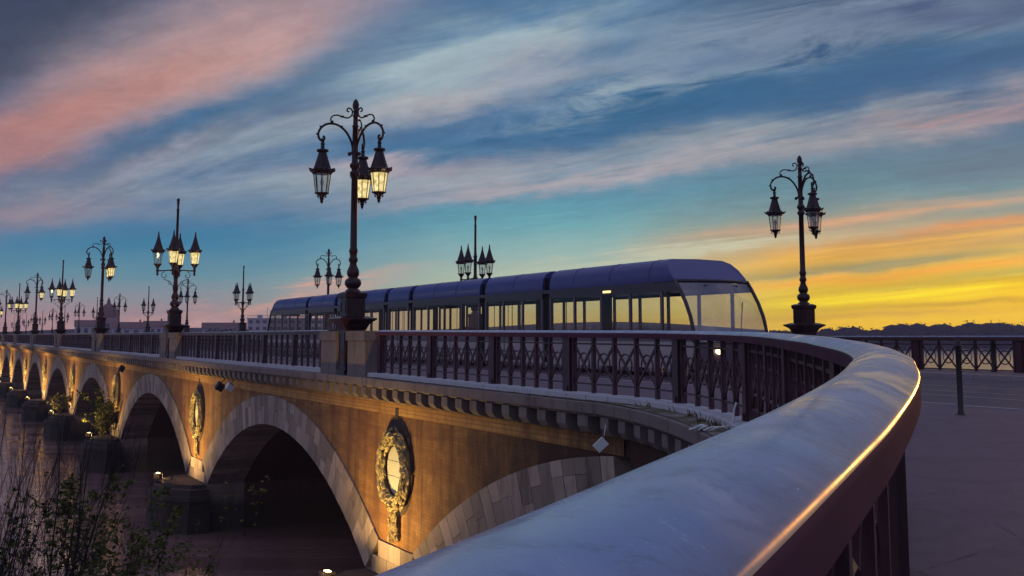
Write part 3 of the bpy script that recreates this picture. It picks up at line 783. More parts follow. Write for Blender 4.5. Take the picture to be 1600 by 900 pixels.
# deck (structure): pavement sheet, road, kerbs ; sheets follow the crest profile
def strip(name, m, d0, d1, dz0, t0=-60, t1=480, step=4):
    b = MB(); vs = []; n_ = int((t1-t0)/step)
    for i in range(n_+1):
        tt = t0 + (t1-t0)*i/n_
        for d_ in (d0, (d0+d1)/2, d1):
            x_, y_, _ = loc2w(d_, tt); vs.append((x_, y_, R(y_) + HBASE - .04 + dz0))
    b.add(vs, [(3*i+k, 3*i+k+1, 3*i+k+4, 3*i+k+3) for i in range(n_) for k in (0,1)], True)
    return tag(b.build(name, m), kind='structure')
# approach pavement: fan between the rail curve and the kerb
KD = 15.2
b = MB(); vs = []; NS = 150
for i in range(NS+1):
    s_ = RP.len*i/NS; a = RP.off(s_, .05); tt = -a[0]*S_ + a[1]*C_
    tt = tt if i else T_BL
    e = loc2w(KD, tt)
    for k in range(7):
        x_, y_ = a[0]+(e[0]-a[0])*k/6, a[1]+(e[1]-a[1])*k/6; vs.append((x_, y_, R(y_)+HBASE-.04))
b.add(vs, [(7*i+k, 7*i+k+1, 7*(i+1)+k+1, 7*(i+1)+k) for i in range(NS) for k in range(6)], True)
tag(b.build('approach_pavement', 'pavement_asphalt'), kind='structure')
strip('bridge_pavement', 'pavement_asphalt', DN+.2, KD, 0, T_BL, 480)
strip('road', 'road_asphalt', KD, 25.6, -.12)
strip('back_pavement', 'setts', 25.6, DF+1.0, 0)
b = MB(); 
def kerb(d0, name='kerb'):
    b = MB(); tt = -60
    while tt < 200:
        e = tt + 1.2; x_, y_, _ = loc2w(d0, tt); z = R(y_)+HBASE-.04
        M = Matrix.Rotation(TH, 4, 'Z'); b.box(d0-.08, d0+.08, tt+.006, e-.006, z-.25, z+.012, M=M); tt = e
    return tag(b.build(name, 'kerb_granite'), kind='structure')
kerb(KD); kerb(25.6)
for d_ in (18.75, 20.19, 21.95, 23.39):
    b = MB(); 
    for (a, e) in ((-.05, -.015), (.015, .05)):
        vs = []
        for i in range(66):
            tt = -60 + 8*i
            for q in (d_+a, d_+e): x_, y_, _ = loc2w(q, tt); vs.append((x_, y_, R(y_)+HBASE-.154))
        b.add(vs, [(2*i, 2*i+1, 2*i+3, 2*i+2) for i in range(65)])
    tag(b.build('tram_track', 'steel'), kind='structure')
# deck underside slab closing the bridge and land mass under the approach
b = MB(); vs = []
for i in range(60):
    tt = T_BL + 8*i; z = zc(tt) - 1.5
    vs += [(BWT+.1, tt, z), (BWF, tt, z)]
b.add(vs, [(2*i, 2*i+1, 2*i+3, 2*i+2) for i in range(59)]); b.build('deck_slab', 'dark_stone', bridge)
b = MB(); ff = [(BWF, -60 + 12*i) for i in range(8)]
b.sweep([(q[0], q[1], 0) for q in ff], [(-.2,-10),(-.2,-1.4),(.2,-1.4),(.2,-10)]); b.build('approach_wall', 'grey_stone', bridge)

# ------------------------------------------------------------------ straight railings
def run_mesh(length, fine=True):
    pan, cp = MB(), MB(); n_ = 6; w = length/n_; po = []
    g = lambda s_: (0.0, s_)
    for k in range(n_): po.append(MB()); lattice(pan, po[-1], None, g, lambda s_: 0.0, k*w + (.1 if k == 0 else 0), (k+1)*w - (.1 if k == n_-1 else 0), 5, fine=fine)
    cp.sweep([(0,0,0),(0,length,0)], CAP, smooth=False)
    return pan, po, cp
RUNL = L - 4.0
def place_run(root, d_, t_start, first):
    zr = (Rt(t_start, d_) + Rt(t_start+RUNL, d_))/2 - (0 if d_ < 20 else .13)
    root.location = loc2w(d_, t_start, zr); root.rotation_euler = (0,0,TH)
proto = thing('iron_railing', 'x', 'railing', group='iron railings of the bridge')
pan, po, cp = run_mesh(RUNL)
cp.build('handrail', 'plum_paint', proto); pan.build('lattice_panel', 'plum_paint', proto); 
for q in po: q.build('post', 'plum_paint', proto)
cp2 = MB(); cp2.sweep([(0,0,0.003),(0,RUNL,0.003)], [(-.12,-.02),(-.05,-.004),(0,.002),(.05,-.004),(.12,-.02)], closed=False); cp2.build('handrail_top', 'handrail_paint', proto)
index_kids()
ordn = ['first','second','third','fourth','fifth','sixth','seventh','eighth','ninth','tenth','eleventh','twelfth','thirteenth','fourteenth']
used = False
for n_ in range(12):
    r_ = proto if n_ == 0 else copy_tree(proto); place_run(r_, DN, T0 + L*n_ + 2.0, n_ == 0)
    tag(r_, f'straight iron railing on the near parapet, {ordn[n_]} run beyond the foreground lamp')
for n_ in range(-2, 8):
    r_ = copy_tree(proto); place_run(r_, DF, T0 + L*n_ + 2.0, False)
    if n_ < -1: lab = 'far side iron railing with crosses and circles, at the right edge nearest the viewer'
    elif n_ == -1: lab = 'far side iron railing with crosses and circles, right of the tall right-hand lamp'
    else: lab = f'far side iron railing behind the tram tracks, {ordn[n_]} run beyond the right-hand lamp'
    tag(r_, lab)
# pylon at the right edge on the far parapet
for n_ in (-1,):
    tc = T0 + L*n_
    for (a, e) in ((-1.95, -.3), (.3, 1.95)):
        block_mb(DF, tc+a, tc+e, Rt(tc, DF)-.12).build('parapet_block', 'grey_stone', bridge)

# ------------------------------------------------------------------ street lamps
def spiral(cx, cz, r0, r1, a0, a1, n=14):
    return [(cx + (r0+(r1-r0)*i/n)*math.cos(a0+(a1-a0)*i/n), cz + (r0+(r1-r0)*i/n)*math.sin(a0+(a1-a0)*i/n)) for i in range(n+1)]
def pedestal(root, sc=1.0):
    p = MB(); a = .31
    p.box(-a-.05, a+.05, -a-.05, a+.05, -.12, .12); p.box(-a, a, -a, a, .12, 1.30)
    for (w0, z0, w1, z1) in ((a, 1.30, a+.03, 1.34), (a+.03, 1.34, .40, 1.47), (.40, 1.47, .43, 1.50), (.43, 1.50, .57, 1.60)): p.frustum(w0, w0, z0, w1, w1, z1)
    p.frustum(.57, .57, 1.60, .57, .57, 1.635); p.frustum(.57, .57, 1.635, .36, .36, 1.70)
    p.box(-.29, .29, -.29, .29, 1.70, 2.22)
    for (w0, z0, w1, z1) in ((.29, 2.22, .33, 2.27), (.33, 2.27, .34, 2.38), (.34, 2.38, .24, 2.43)): p.frustum(w0, w0, z0, w1, w1, z1)
    # raised frames on the faces
    for ax in (0, 1):
        for sg in (-1, 1):
            for (z0, z1, w) in ((.22, 1.22, .24), (1.78, 2.16, .21)):
                h = .312 if z0 < 1 else .292
                for (u0, u1, q0, q1) in ((-w, -w+.035, z0, z1), (w-.035, w, z0, z1), (-w+.035, w-.035, z0, z0+.035), (-w+.035, w-.035, z1-.035, z1)):
                    o0, o1 = sorted((sg*(h-.01), sg*(h+.012)))
                    if ax == 0: p.box(o0, o1, u0, u1, q0, q1)
                    else: p.box(u0, u1, o0, o1, q0, q1)
    o = p.build('pedestal', 'black_iron', root)
    for ax in (0, 1):   # small emblem in relief on each panel
        for sg in (-1, 1):
            e = MB(); h = sg*.316
            for (u, z, r_) in ((0,.62,.07),(-.05,.53,.05),(.05,.53,.05),(0,.75,.04),(-.06,.44,.03),(.06,.44,.03),(0,.48,.05)):
                c = (h, u, z) if ax == 0 else (u, h, z)
                e.ball(c, r_, 8, 6, (.35,1,1) if ax == 0 else (1,.35,1))
            e.build('emblem', 'plum_paint', o)
    return o
def lantern_meshes(hang=True):
    """origin at the top of the glass; z down to the base"""
    fr = MB(); n = 8; ph = PI/8
    rt, rb, hg = .255, .185, .56
    # frame bars, rings
    for i in range(n if hang else n):
        if i % 2 and not hang: continue
        a = 2*PI*i/n + ph; c, s = math.cos(a), math.sin(a)
        fr.tube([(rt*c, rt*s, 0), (rb*c, rb*s, -hg)], .013, 4, False)
    fr.lathe([(rt-.02,.0),(rt+.035,.0),(rt+.06,.05),(rt+.03,.11),(rt+.05,.13),(rt+.02,.16)], n, ph=ph, smooth=False)
    fr.lathe([(.03,-hg-.06),(rb*.9,-hg-.05),(rb+.03,-hg-.03),(rb+.03,-hg),(rb-.02,-hg+.001)], n, ph=ph, smooth=False)
    # roof
    if hang: roof = [(rt+.01,.16),(rt-.03,.28),(.17,.46),(.13,.60),(.115,.66),(.14,.68),(.13,.71),(.06,.78),(.05,.88),(.075,.91),(.05,.94),(.04,1.02)]
    else: roof = [(rt+.02,.14),(rt-.02,.24),(.17,.42),(.10,.66),(.05,.86),(.035,.92),(.055,.95),(.03,.98),(.035,1.02),(.005,1.12)]
    fr.lathe(roof, n, ph=ph, smooth=False)
    # acanthus tips round the collar and the crown
    for i in range(n):
        a = 2*PI*(i+.5)/n + ph
        for (r0, z0, r1, z1, w) in (((rt+.03,.04,rt+.17,.17,.07), (.12,.66,.185,.735,.045)) if hang else ((rt+.03,.08,rt+.12,.16,.05),)):
            c, s = math.cos(a), math.sin(a); pr = Vector((-s, c, 0))*w
            A = Vector((r0*c, r0*s, z0)); B = Vector((r1*c, r1*s, z1)); Mi = (A+B)/2 + Vector((c*.02, s*.02, -.025))
            fr.add([A-pr, A+pr, Mi-pr*.75, Mi+pr*.75, B, A+Vector((0,0,.09))-pr, A+Vector((0,0,.09))+pr], [(0,1,3,2),(2,3,4),(5,2,4),(3,6,4),(5,4,6),(0,2,5),(1,6,3)])
    if hang:
        fr.lathe([(rb*.9,-hg-.05),(.09,-hg-.09),(.06,-hg-.15),(.075,-hg-.19),(.045,-hg-.22),(.05,-hg-.27),(.03,-hg-.31),(.005,-hg-.34)], 8)
        for i in range(4):
            a = PI/2*i + .4; c, s = math.cos(a), math.sin(a)
            P = spiral(.14, -hg-.11, .055, .02, PI*.9, -PI*.9, 8); fr.tube([(q[0]*c, q[0]*s, q[1]) for q in P], .014, 4)
    else:
        fr.lathe([(rb*.95,-hg-.05),(.13,-hg-.12),(.07,-hg-.20),(.06,-hg-.30),(.085,-hg-.34),(.06,-hg-.40),(.05,-hg-.50),(.07,-hg-.54),(.02,-hg-.62)], 10)
    gl = MB(); vs = []
    for (r_, z) in ((rt-.012, -.004), (rb-.012, -hg+.006)):
        for i in range(n): a = 2*PI*i/n + ph; vs.append((r_*math.cos(a), r_*math.sin(a), z))
    gl.add(vs, [(i, (i+1)%n, n+(i+1)%n, n+i) for i in range(n)])
    bu = MB(); bu.lathe([(.02,-hg+.01),(.035,-hg+.05),(.03,-hg+.2),(.05,-hg+.26),(.06,-hg+.32),(.04,-hg+.38),(.005,-hg+.42)], 8)
    return fr, gl, bu
def lantern(root, loc, hang, lit):
    fr, gl, bu = LM[hang]
    key = ('f', hang)
    if key not in CACHE:
        o = fr.build('lantern', 'black_iron', root, loc); CACHE[key] = o.data
    else:
        o = bpy.data.objects.new('lantern', CACHE[key]); COL.objects.link(o); o.parent = root; o.location = loc
    for part, mb, m_, nm in (('g', gl, 'lit_glass' if lit else 'clear_glass', 'glass'), ('b', bu, 'bulb' if lit else 'white_plastic', 'bulb')):
        kk = (part, hang, lit)
        if kk not in CACHE: q = mb.build(nm, m_, o); CACHE[kk] = q.data
        else: q = bpy.data.objects.new(nm, CACHE[kk]); COL.objects.link(q); q.parent = o
        if lit and part == 'b': q.hide_render = False
    return o
LM = {True: lantern_meshes(True), False: lantern_meshes(False)}; CACHE = {}
def crook_lamp(root, angs, lits):
    pedestal(root)
    p = MB()
    p.lathe([(.25,2.42),(.22,2.47),(.15,2.52),(.20,2.57),(.245,2.64),(.25,2.71),(.22,2.79),(.13,2.85),(.155,2.88),(.185,2.95),(.19,3.02),(.16,3.10),(.115,3.20),(.10,3.30),(.135,3.34),(.14,3.42),(.105,3.46),(.12,3.60),(.14,3.64),(.12,3.70),(.105,3.74),(.095,5.9),(.14,5.95),(.15,6.03),(.10,6.07),(.105,6.14),(.15,6.19),(.155,6.27),(.10,6.33),(.09,6.6),(.085,7.4),(.11,7.44),(.075,7.48),(.07,7.72),(.10,7.76),(.07,7.80),(.06,7.86),(.10,7.89),(.06,7.93),(.095,8.02),(.10,8.12),(.07,8.22),(.02,8.28)], 14)
    p.build('post', 'black_iron', root)
    for a_, lit in zip(angs, lits):
        c, s = math.cos(a_), math.sin(a_)
        P = [(.16,6.58),(.10,6.62),(.07,6.72),(.12,6.95),(.25,7.2),(.42,7.37),(.62,7.46),(.84,7.46),(1.02,7.36),(1.13,7.19),(1.13,7.04),(1.06,6.94),(.97,6.96),(.95,7.03),(1.0,7.07)]
        Q = [P[0]]
        P2 = catmull(P, 3)
        ar = MB(); ar.tube([(q[0]*c, q[0]*s, q[1]) for q in P2], .036, 7)
        ar.ball((.17*c, .17*s, 6.58), .065, 8, 6)
        for (u, z) in ((.16,7.06),(.42,7.41),(.74,7.52),(1.08,7.36),(1.18,7.12)): ar.ball((u*c, u*s, z), .04, 6, 4, (1,1,.7))
        S = catmull([(.13,7.90),(.22,7.99),(.29,7.93),(.25,7.86),(.19,7.87)][::-1] + [(.10,7.86),(.09,7.78),(.20,7.66),(.38,7.70),(.55,7.74),(.70,7.70),(.76,7.60),(.74,7.49)][1:], 3)
        ar.tube([(q[0]*c, q[0]*s, q[1]) for q in catmull([(.21,7.87),(.27,7.90),(.24,7.98),(.15,7.97),(.10,7.88),(.13,7.76),(.24,7.68),(.40,7.70),(.56,7.74),(.70,7.71),(.77,7.61),(.74,7.49)], 3)], .024, 6)
        ar.ball((.42*c,.42*s,7.71), .045, 6, 4, (1.6,1.6,.8)); ar.ball((.72*c,.72*s,7.52), .05, 6, 4)
        ar.tube([(1.0*c,1.0*s,7.0),(1.0*c,1.0*s,6.9)], .05, 8)
        ar.build('arm', 'black_iron', root)
        lantern(root, (1.0*c, 1.0*s, 5.92), True, lit)
def candelabra(root, rot, lits):
    pedestal(root)
    p = MB()
    p.lathe([(.24,2.42),(.22,2.50),(.15,2.55),(.20,2.60),(.255,2.68),(.255,2.77),(.19,2.86),(.13,2.91),(.16,2.95),(.19,3.03),(.185,3.14),(.13,3.25),(.105,3.35),(.13,3.40),(.145,3.55),(.14,3.66),(.10,3.72),(.13,3.78),(.10,3.84),(.11,4.2),(.17,4.28),(.19,4.40),(.15,4.50),(.11,4.56),(.095,4.7),(.095,5.7),(.13,5.75),(.085,5.82),(.075,6.1),(.06,7.5),(.09,7.54),(.055,7.60),(.055,7.85),(.085,7.90),(.055,7.94),(.085,8.02),(.08,8.10),(.02,8.16)], 14)
    p.build('post', 'black_iron', root)
    for k in range(4):
        a_ = rot + k*PI/2; c, s = math.cos(a_), math.sin(a_); ar = MB(); r0 = .92
        ar.tube([(.1*c,.1*s,4.40),(.35*c,.35*s,4.44),(.7*c,.7*s,4.41),(r0*c,r0*s,4.42)], [.05,.035,.035,.045], 6)
        ar.tube([(q[0]*c, q[0]*s, q[1]) for q in spiral(.56, 4.17, .19, .05, PI*.5, -PI*1.35, 18)], .018, 5)
        ar.tube([(q[0]*c, q[0]*s, q[1]) for q in catmull([(.60,3.98),(.42,3.92),(.28,3.84),(.18,3.70),(.12,3.62)], 3)], .018, 5)
        ar.tube([(q[0]*c, q[0]*s, q[1]) for q in spiral(.27, 3.78, .10, .03, PI*.5, -PI*1.2, 12)], .016, 5)
        ar.build('arm', 'black_iron', root)
        lantern(root, (r0*c, r0*s, 5.33), False, lits[k])
        
deg = math.radians
def lampz(tc, d_): return Rt(tc, d_) - (1.28 if d_ < 20 else 1.33)
near_l = {0: ('crook', 'three-arm iron lamp post in the foreground, tallest of all, on the near parapet'),
          1: ('cand', 'four-lantern iron candelabra lamp, nearest of its kind on the near parapet')}
ang_near = [deg(204), deg(324), deg(84)]; ang_far = [deg(162), deg(282), deg(42)]
def mk(kind, near):
    r_ = thing('street_lamp', 'x', 'street lamp', group='ornate lamps along the near parapet' if near else 'ornate lamps along the far parapet')
    # built in world orientation first; pedestal is square to the bridge, so subtract TH
    if kind == 'crook': crook_lamp(r_, [a - TH for a in (ang_near if near else ang_far)], ((False, True, True) if near else (False, False, False)))
    else: candelabra(r_, (deg(187) if near else deg(155)) - TH, ((False, True, True, True) if near else (False,)*4))
    return r_
protos = {}
for near in (True, False):
    for kind in ('crook', 'cand'): protos[(kind, near)] = mk(kind, near)
index_kids()
seen = {}
for near in (True, False):
    for n_ in range(16):
        kind = 'crook' if n_ % 2 == 0 else 'cand'; key = (kind, near)
        r_ = protos[key] if key not in seen else copy_tree(protos[key]); c_ = seen[key] = seen.get(key, 0) + 1
        d_ = DN if near else DF; tc = T0 + L*n_
        r_.location = loc2w(d_, tc, lampz(tc, d_)); r_.rotation_euler = (0, 0, TH)
        if n_ == 0 and not near: r_.location = loc2w(29.4, 32.5, lampz(tc, d_)); r_.scale = (.97,)*3
        kn = 'three-arm hanging-lantern lamp' if kind == 'crook' else 'spiked four-lantern candelabra lamp'
        if near: lab = f'{"nearest" if c_ == 1 else ordn[c_-1]+" nearest"} {kn} on the near parapet'
        else: lab = f'{"nearest" if c_ == 1 else ordn[c_-1]+" nearest"} unlit {kn} on the far parapet'
        r_['label'] = lab
# glow of the lit lanterns nearest the viewer
for n_, hh in ((0, 5.6), (1, 5.0), (2, 5.6), (3, 5.0), (4, 5.6)):
    tc = T0 + L*n_; q = loc2w(DN, tc, lampz(tc, DN))
    angs = ang_near[1:] if n_ % 2 == 0 else [deg(260), deg(350)]
    for a_ in angs:
        lo_ = bpy.data.lights.new('lantern_light', 'POINT'); lo_.energy = 14; lo_.color = (1,.75,.35); lo_.shadow_soft_size = .2
        ob = bpy.data.objects.new('lantern_light', lo_); COL.objects.link(ob); ob.location = (q[0]+1.0*math.cos(a_)*1.35, q[1]+1.0*math.sin(a_)*1.35, q[2]+hh)

# ------------------------------------------------------------------ tram
TL, TD0, TD1 = 44.0, 19.0, 21.65; TT0 = 25.4
zt0 = Rt(TT0+22, 20) + HBASE - .155
tram = thing('tram', 'long blue-roofed tram with big windows running along the bridge deck', 'tram', loc2w(TD0, TT0, zt0), TH)
mods = [(0, 8.2), (8.7, 13.2), (13.7, 20.4), (20.9, 23.4), (23.9, 30.6), (31.1, 35.6), (36.1, 44.0)]
Wt = TD1 - TD0
def nose(z, end):   # how far the cab front stands back at height z
    z = max(0, min(3.4, z)); return .05 + .25*max(0, .6 - z) + 1.55*(max(0, z-1.0)/2.4)**1.8
def prism_side(mb, poly, x0, x1):
    n_ = len(poly); vs = [(x0, y, z) for y, z in poly] + [(x1, y, z) for y, z in poly]
    mb.add(vs, [tuple(range(n_)), tuple(reversed(range(n_, 2*n_)))] + [(i, (i+1)%n_, n_+(i+1)%n_, n_+i) for i in range(n_)])
for mi, (y0, y1) in enumerate(mods):
    body = MB(); skirt = MB(); first, last = mi == 0, mi == len(mods)-1
    def yy(z): return (y0 + (nose(z, 0) if first else 0), y1 - (nose(z, 0) if last else 0))
    for xs in ((0, .07), (Wt-.07, Wt)):
        for (za, zb, bb_) in ((.22, .98, skirt), (.98, 1.28, body)):
            a0, a1 = yy(za); b0, b1 = yy(zb); prism_side(bb_, [(a0, za), (a1, za), (b1, zb), (b0, zb)], *xs)
        nw = max(1, round((y1-y0-(1.6 if (first or last) else 0))/1.6)); ya = y0 + (1.6 if first else 0); yb = y1 - (1.6 if last else 0)
        for j in range(nw+1):
            yc = ya + (yb-ya)*j/nw; yc = min(max(yc, y0+.05), y1-.05); body.box(xs[0], xs[1], yc-.05, yc+.05, 1.28, 2.42)
    body.box(.07, Wt-.07, y0+(.6 if first else 0), y1-(.6 if last else 0), .25, .38)
    body.box(.07, Wt-.07, y0+(1.5 if first else 0), y1-(1.5 if last else 0), 2.55, 2.70)
    bo = body.build('body_shell', 'tram_body', tram); skirt.build('skirt_panel', 'tram_skirt', tram)
    sm_ = MB(); yq = y0 + 2.2
    while yq < y1 - 1.2:
        sm_.tube([(x_-.004 if x_ < Wt/2 else x_+.004, yq, z_+.003) for x_, z_ in [(0,2.85),(.04,3.1),(.16,3.30),(.40,3.40),(Wt/2,3.42)]], .008, 4); yq += 2.2
    if sm_.v: sm_.build('roof_seam', 'tram_dark', tram)
    up_ = MB()
    for xs in ((0, .07), (Wt-.07, Wt)):
        a0, a1 = yy(2.42); b0, b1 = yy(2.70); prism_side(up_, [(a0, 2.421), (a1, 2.421), (b1, 2.70), (b0, 2.70)], *xs)
    for q_ in (0,): up_.box(.07, Wt-.07, y0+1.7, y1-(1.7 if last else .05), 2.50, 2.545)
    up_.build('upper_panel', 'tram_dark', tram)
    for xs in (.025, Wt-.04):
        for j in range(nw):
            a, e = ya + (yb-ya)*j/nw + .05, ya + (yb-ya)*(j+1)/nw - .05; g = MB(); g.box(xs, xs+.012, a, e, 1.28, 2.42); g.build('window', 'tram_glass', tram)
    rf = MB(); a, e = yy(2.9); a0, e0 = yy(2.72); a2, e2 = yy(3.3)
    P = [(.02, 2.715), (0, 2.85), (.04, 3.1), (.16, 3.30), (.40, 3.40), (Wt/2, 3.42), (Wt-.40, 3.40), (Wt-.16, 3.30), (Wt-.04, 3.1), (Wt, 2.85), (Wt-.02, 2.715)]
    n_ = len(P); vs = []
    for endk in (0, 1):
        for (x_, z_) in P:
            q = yy(z_)[endk]; vs.append((x_, q, z_))
    rf.add(vs, [(i, i+1, n_+i+1, n_+i) for i in range(n_-1)], True); rf.add(vs[:n_], [tuple(range(n_))]); rf.add(vs[n_:], [tuple(range(n_))]); rf.add([vs[0], vs[n_-1], vs[2*n_-1], vs[n_]], [(0,1,2,3)])
    rf.build('roof_fairing', 'tram_roof', tram)
    st = MB(); 
    for q in range(int((y1-y0)/1.7)):
        yq = y0 + 1.6 + 1.7*q
        if yq > y1 - 1.2: break
        for xq in (.35, Wt-.85):
            st.box(xq, xq+.5, yq, yq+.45, .38, .85); st.box(xq, xq+.5, yq+.38, yq+.46, .85, 1.25)
    if st.v: st.build('seats', 'seat_fabric', tram)
    if not (first or last) and mi % 2 == 1 or mi in (2, 4):
        yc = (y0+y1)/2
        for xs in ((-.012, 0), (Wt, Wt+.012)):
            dr = MB()
            for (u0, u1) in ((-.66, -.62), (-.02, .02), (.62, .66)): dr.box(xs[0], xs[1], yc+u0, yc+u1, .30, 2.44)
            dr.box(xs[0], xs[1], yc-.62, yc-.02, .30, .42); dr.box(xs[0], xs[1], yc+.02, yc+.62, .30, .42)
            dr.build('door', 'tram_dark', tram)
    if mi < len(mods)-1:
        be = MB(); g0, g1 = y1, mods[mi+1][0]
        for q in range(5):
            a = g0 + (g1-g0)*q/5; o1_ = .10 + .04*(q % 2); e1_ = a+(g1-g0)/5
            be.box(o1_, o1_+.06, a, e1_, .41, 3.09); be.box(Wt-o1_-.06, Wt-o1_, a, e1_, .41, 3.09); be.box(o1_, Wt-o1_, a, e1_, .35, .41); be.box(o1_, Wt-o1_, a, e1_, 2.56, 3.15)
        be.build('bellows', 'rubber', tram)
    if mi in (0, 2, 4, 6):
        wh = MB(); yc = (y0+y1)/2
        for xs in (.25, Wt-.4):
            for dy_ in (-.9, .9):
                n2 = 14; vs = [(xs+k*.13, yc+dy_+.28*math.cos(2*PI*i/n2), .285+.28*math.sin(2*PI*i/n2)) for k in (0,1) for i in range(n2)]
                wh.add(vs, [tuple(range(n2)), tuple(range(n2, 2*n2))] + [(i, (i+1)%n2, n2+(i+1)%n2, n2+i) for i in range(n2)])
        wh.build('wheels', 'tram_dark', tram)
# dark line between windows and roof, cab windscreens and lights
ln = MB()
for xs in ((-.008, .0), (Wt, Wt+.008)): ln.box(xs[0], xs[1], 1.9, TL-1.9, 2.60, 2.715)
ln.build('trim_strip', 'tram_dark', tram)
for endk in (0, 1):
    ws = MB(); vs = []; zs = [.95, 1.28, 1.7, 2.1, 2.5, 2.72]
    for z_ in zs:
        q = nose(z_, 0); y_ = q if endk == 0 else TL - q
        for k in range(7):
            u = k/6; bow = .35*(1-(2*u-1)**2)*(1 if endk == 0 else -1); vs.append((.02+(Wt-.04)*u, y_ - bow, z_))
    ws.add(vs, [(7*j+k, 7*j+k+1, 7*(j+1)+k+1, 7*(j+1)+k) for j in range(len(zs)-1) for k in range(6)], True); ws.build('windscreen', 'screen_glass', tram)
    pl_ = MB()
    for u in (0, 6): pl_.tube([vs[7*j+u] for j in range(len(zs))], .055, 6)
    pl_.tube([vs[k] for k in range(7)], .04, 6); pl_.tube([vs[7*5+k] for k in range(7)], .06, 6); pl_.build('windscreen_frame', 'tram_dark', tram)
    wp = MB(); q0 = Vector(vs[3]); q1 = Vector(vs[7*3+4]); sgy = -1 if endk == 0 else 1
    wp.tube([q0+Vector((0,.03*sgy,.02)), q1+Vector((0,.04*sgy,0))], .015, 5); wp.build('wiper', 'tram_dark', tram)
    hd = MB(); q = Vector(vs[7*4+3]); hd.box(q.x-.6, q.x+.6, q.y+(.12 if endk == 0 else -.16), q.y+(.16 if endk == 0 else -.12), 2.42, 2.60); hd.build('destination_display', 'tram_dark', tram)
    for xs in (.03, Wt-.045):
        P_ = [(nose(z_, 0) if endk == 0 else TL-nose(z_, 0), z_) for z_ in (1.28, 1.5, 2.0, 2.42)]; e_ = 1.55 if endk == 0 else TL-1.55
        cw = MB(); prism_side(cw, P_[:3] + [(max(P_[3][0], 1.5) if endk == 0 else min(P_[3][0], TL-1.5), 2.42), (e_, 2.42) , (e_, 1.28)], xs, xs+.012); cw.build('cab_window', 'tram_glass', tram)
    fr_ = MB(); vs = []; zs = [.22, .5, .95]
    for z_ in zs:
        q = nose(z_, 0); y_ = q if endk == 0 else TL - q
        for k in range(7):
            u = k/6; bow = .35*(1-(2*u-1)**2)*(1 if endk == 0 else -1); vs.append((Wt*u, y_ - bow, z_))
    fr_.add(vs, [(7*j+k, 7*j+k+1, 7*(j+1)+k+1, 7*(j+1)+k) for j in range(2) for k in range(6)], True); fr_.build('front_panel', 'tram_body', tram)
    for u in (.25, .75):
        h = MB(); q = nose(.7, 0); bow = .35*(1-(2*u-1)**2); y_ = (q - bow - .02) if endk == 0 else TL - q + bow + .02
        h.ball((Wt*u, y_, .72), .11, 10, 6, (1.3,.4,.8)); h.build('headlight', 'car_light' if endk == 0 else 'tail_light', tram)
dsp = MB(); dsp.box(-.012, -.002, 4.3, 4.75, 2.49, 2.56); dsp.build('display_light', 'window_light', tram)

# ------------------------------------------------------------------ pier floodlights (they light the medallions and the walls)
def flood_mesh():
    h = MB(); h.box(-.16, .16, -.22, .22, .16, .42); h.box(-.02, .02, -.27, -.23, 0, .34); h.box(-.02, .02, .23, .27, 0, .34); h.box(-.12, .12, -.27, .27, 0, .03)
    l = MB(); l.box(.161, .17, -.17, .17, .20, .38); return h, l
h, l = flood_mesh()
fl0 = thing('floodlight', 'x', 'floodlight', group='floodlights on the pier footings')
ho = h.build('housing', 'bollard_paint', fl0); ll = l.build('lens', 'flood_lens', fl0)
l2 = MB(); l2.box(-.07, .07, -.12, .12, .421, .428); l2.build('lens', 'flood_lens', fl0)
index_kids()
for k in range(8):
    tc = TP0 + PSP*k; r_ = fl0 if k == 0 else copy_tree(fl0)
    r_.location = loc2w(BWT - 1.55, tc + 1.0, -6.58); r_.rotation_euler = (0, 0, TH)
    r_['label'] = f'small bright floodlight on a pier footing at the water, {"nearest" if k == 0 else ordn[k]+" nearest"} of the row'
    for (dd, tt_, aim, en, sz, cl) in ((BWT-2.05, tc+.9, (BWT+.1, tc, -3.6), 520, 44, (1.0,.76,.22)), (BWT-2.5, tc+.3, (BWT, tc+.6, -1.4), 1200, 150, (1.0,.60,.18))):
        sp_ = bpy.data.lights.new('flood_beam', 'SPOT'); sp_.energy = en*(1+.25*min(k,6)); sp_.spot_size = deg(sz); sp_.spot_blend = .9; sp_.color = cl; sp_.shadow_soft_size = .12
        ob = bpy.data.objects.new('flood_beam', sp_); COL.objects.link(ob); a = Vector(loc2w(dd, tt_, -6.35)); ob.location = a
        ob.rotation_euler = (Vector(loc2w(*aim)) - a).to_track_quat('-Z', 'Y').to_euler()
# small spotlights fixed under the cornice
def cornice_spot(tt, z, m_, lab, dd=BWT-.35, big=1.0):
    r_ = thing('wall_spotlight', lab, 'spotlight', loc2w(dd, tt, z), TH, 'small spotlights under the cornice')
    a = MB(); a.box(-.13*big, .13*big, -.17*big, .17*big, -.13*big, .13*big, M=Matrix.Rotation(.5, 4, 'Y') @ Matrix.Rotation(.3, 4, 'X')); a.build('housing', m_, r_)
    c_ = MB(); c_.tube([(0,0,.1),(.18,0,.30),(.33,0,.40)], .02, 5); c_.build('bracket', 'black_iron', r_)
def t_of(x): return 25327.0/(x+120.0) - .5224*DN
cornice_spot(t_of(357), -2.05, 'bollard_paint', 'dark spotlight fixed under the cornice left of the nearest arch crown', big=1.1)
cornice_spot(t_of(373), -2.0, 'white_plastic', 'pale spotlight fixed under the cornice beside the dark one')
cornice_spot(t_of(200), -1.95, 'bollard_paint', 'dark spotlight under the cornice above the third visible medallion', big=1.2)
r_ = thing('wall_spotlight', 'tilted white plastic box hanging below the curved cornice at right', 'spotlight', (1.42, 18.25, -1.72), 0, 'small spotlights under the cornice')
a = MB(); a.box(-.105, .105, -.05, .05, -.075, .075, M=Matrix.Rotation(-.75, 4, 'Y')); a.build('housing', 'white_plastic', r_)
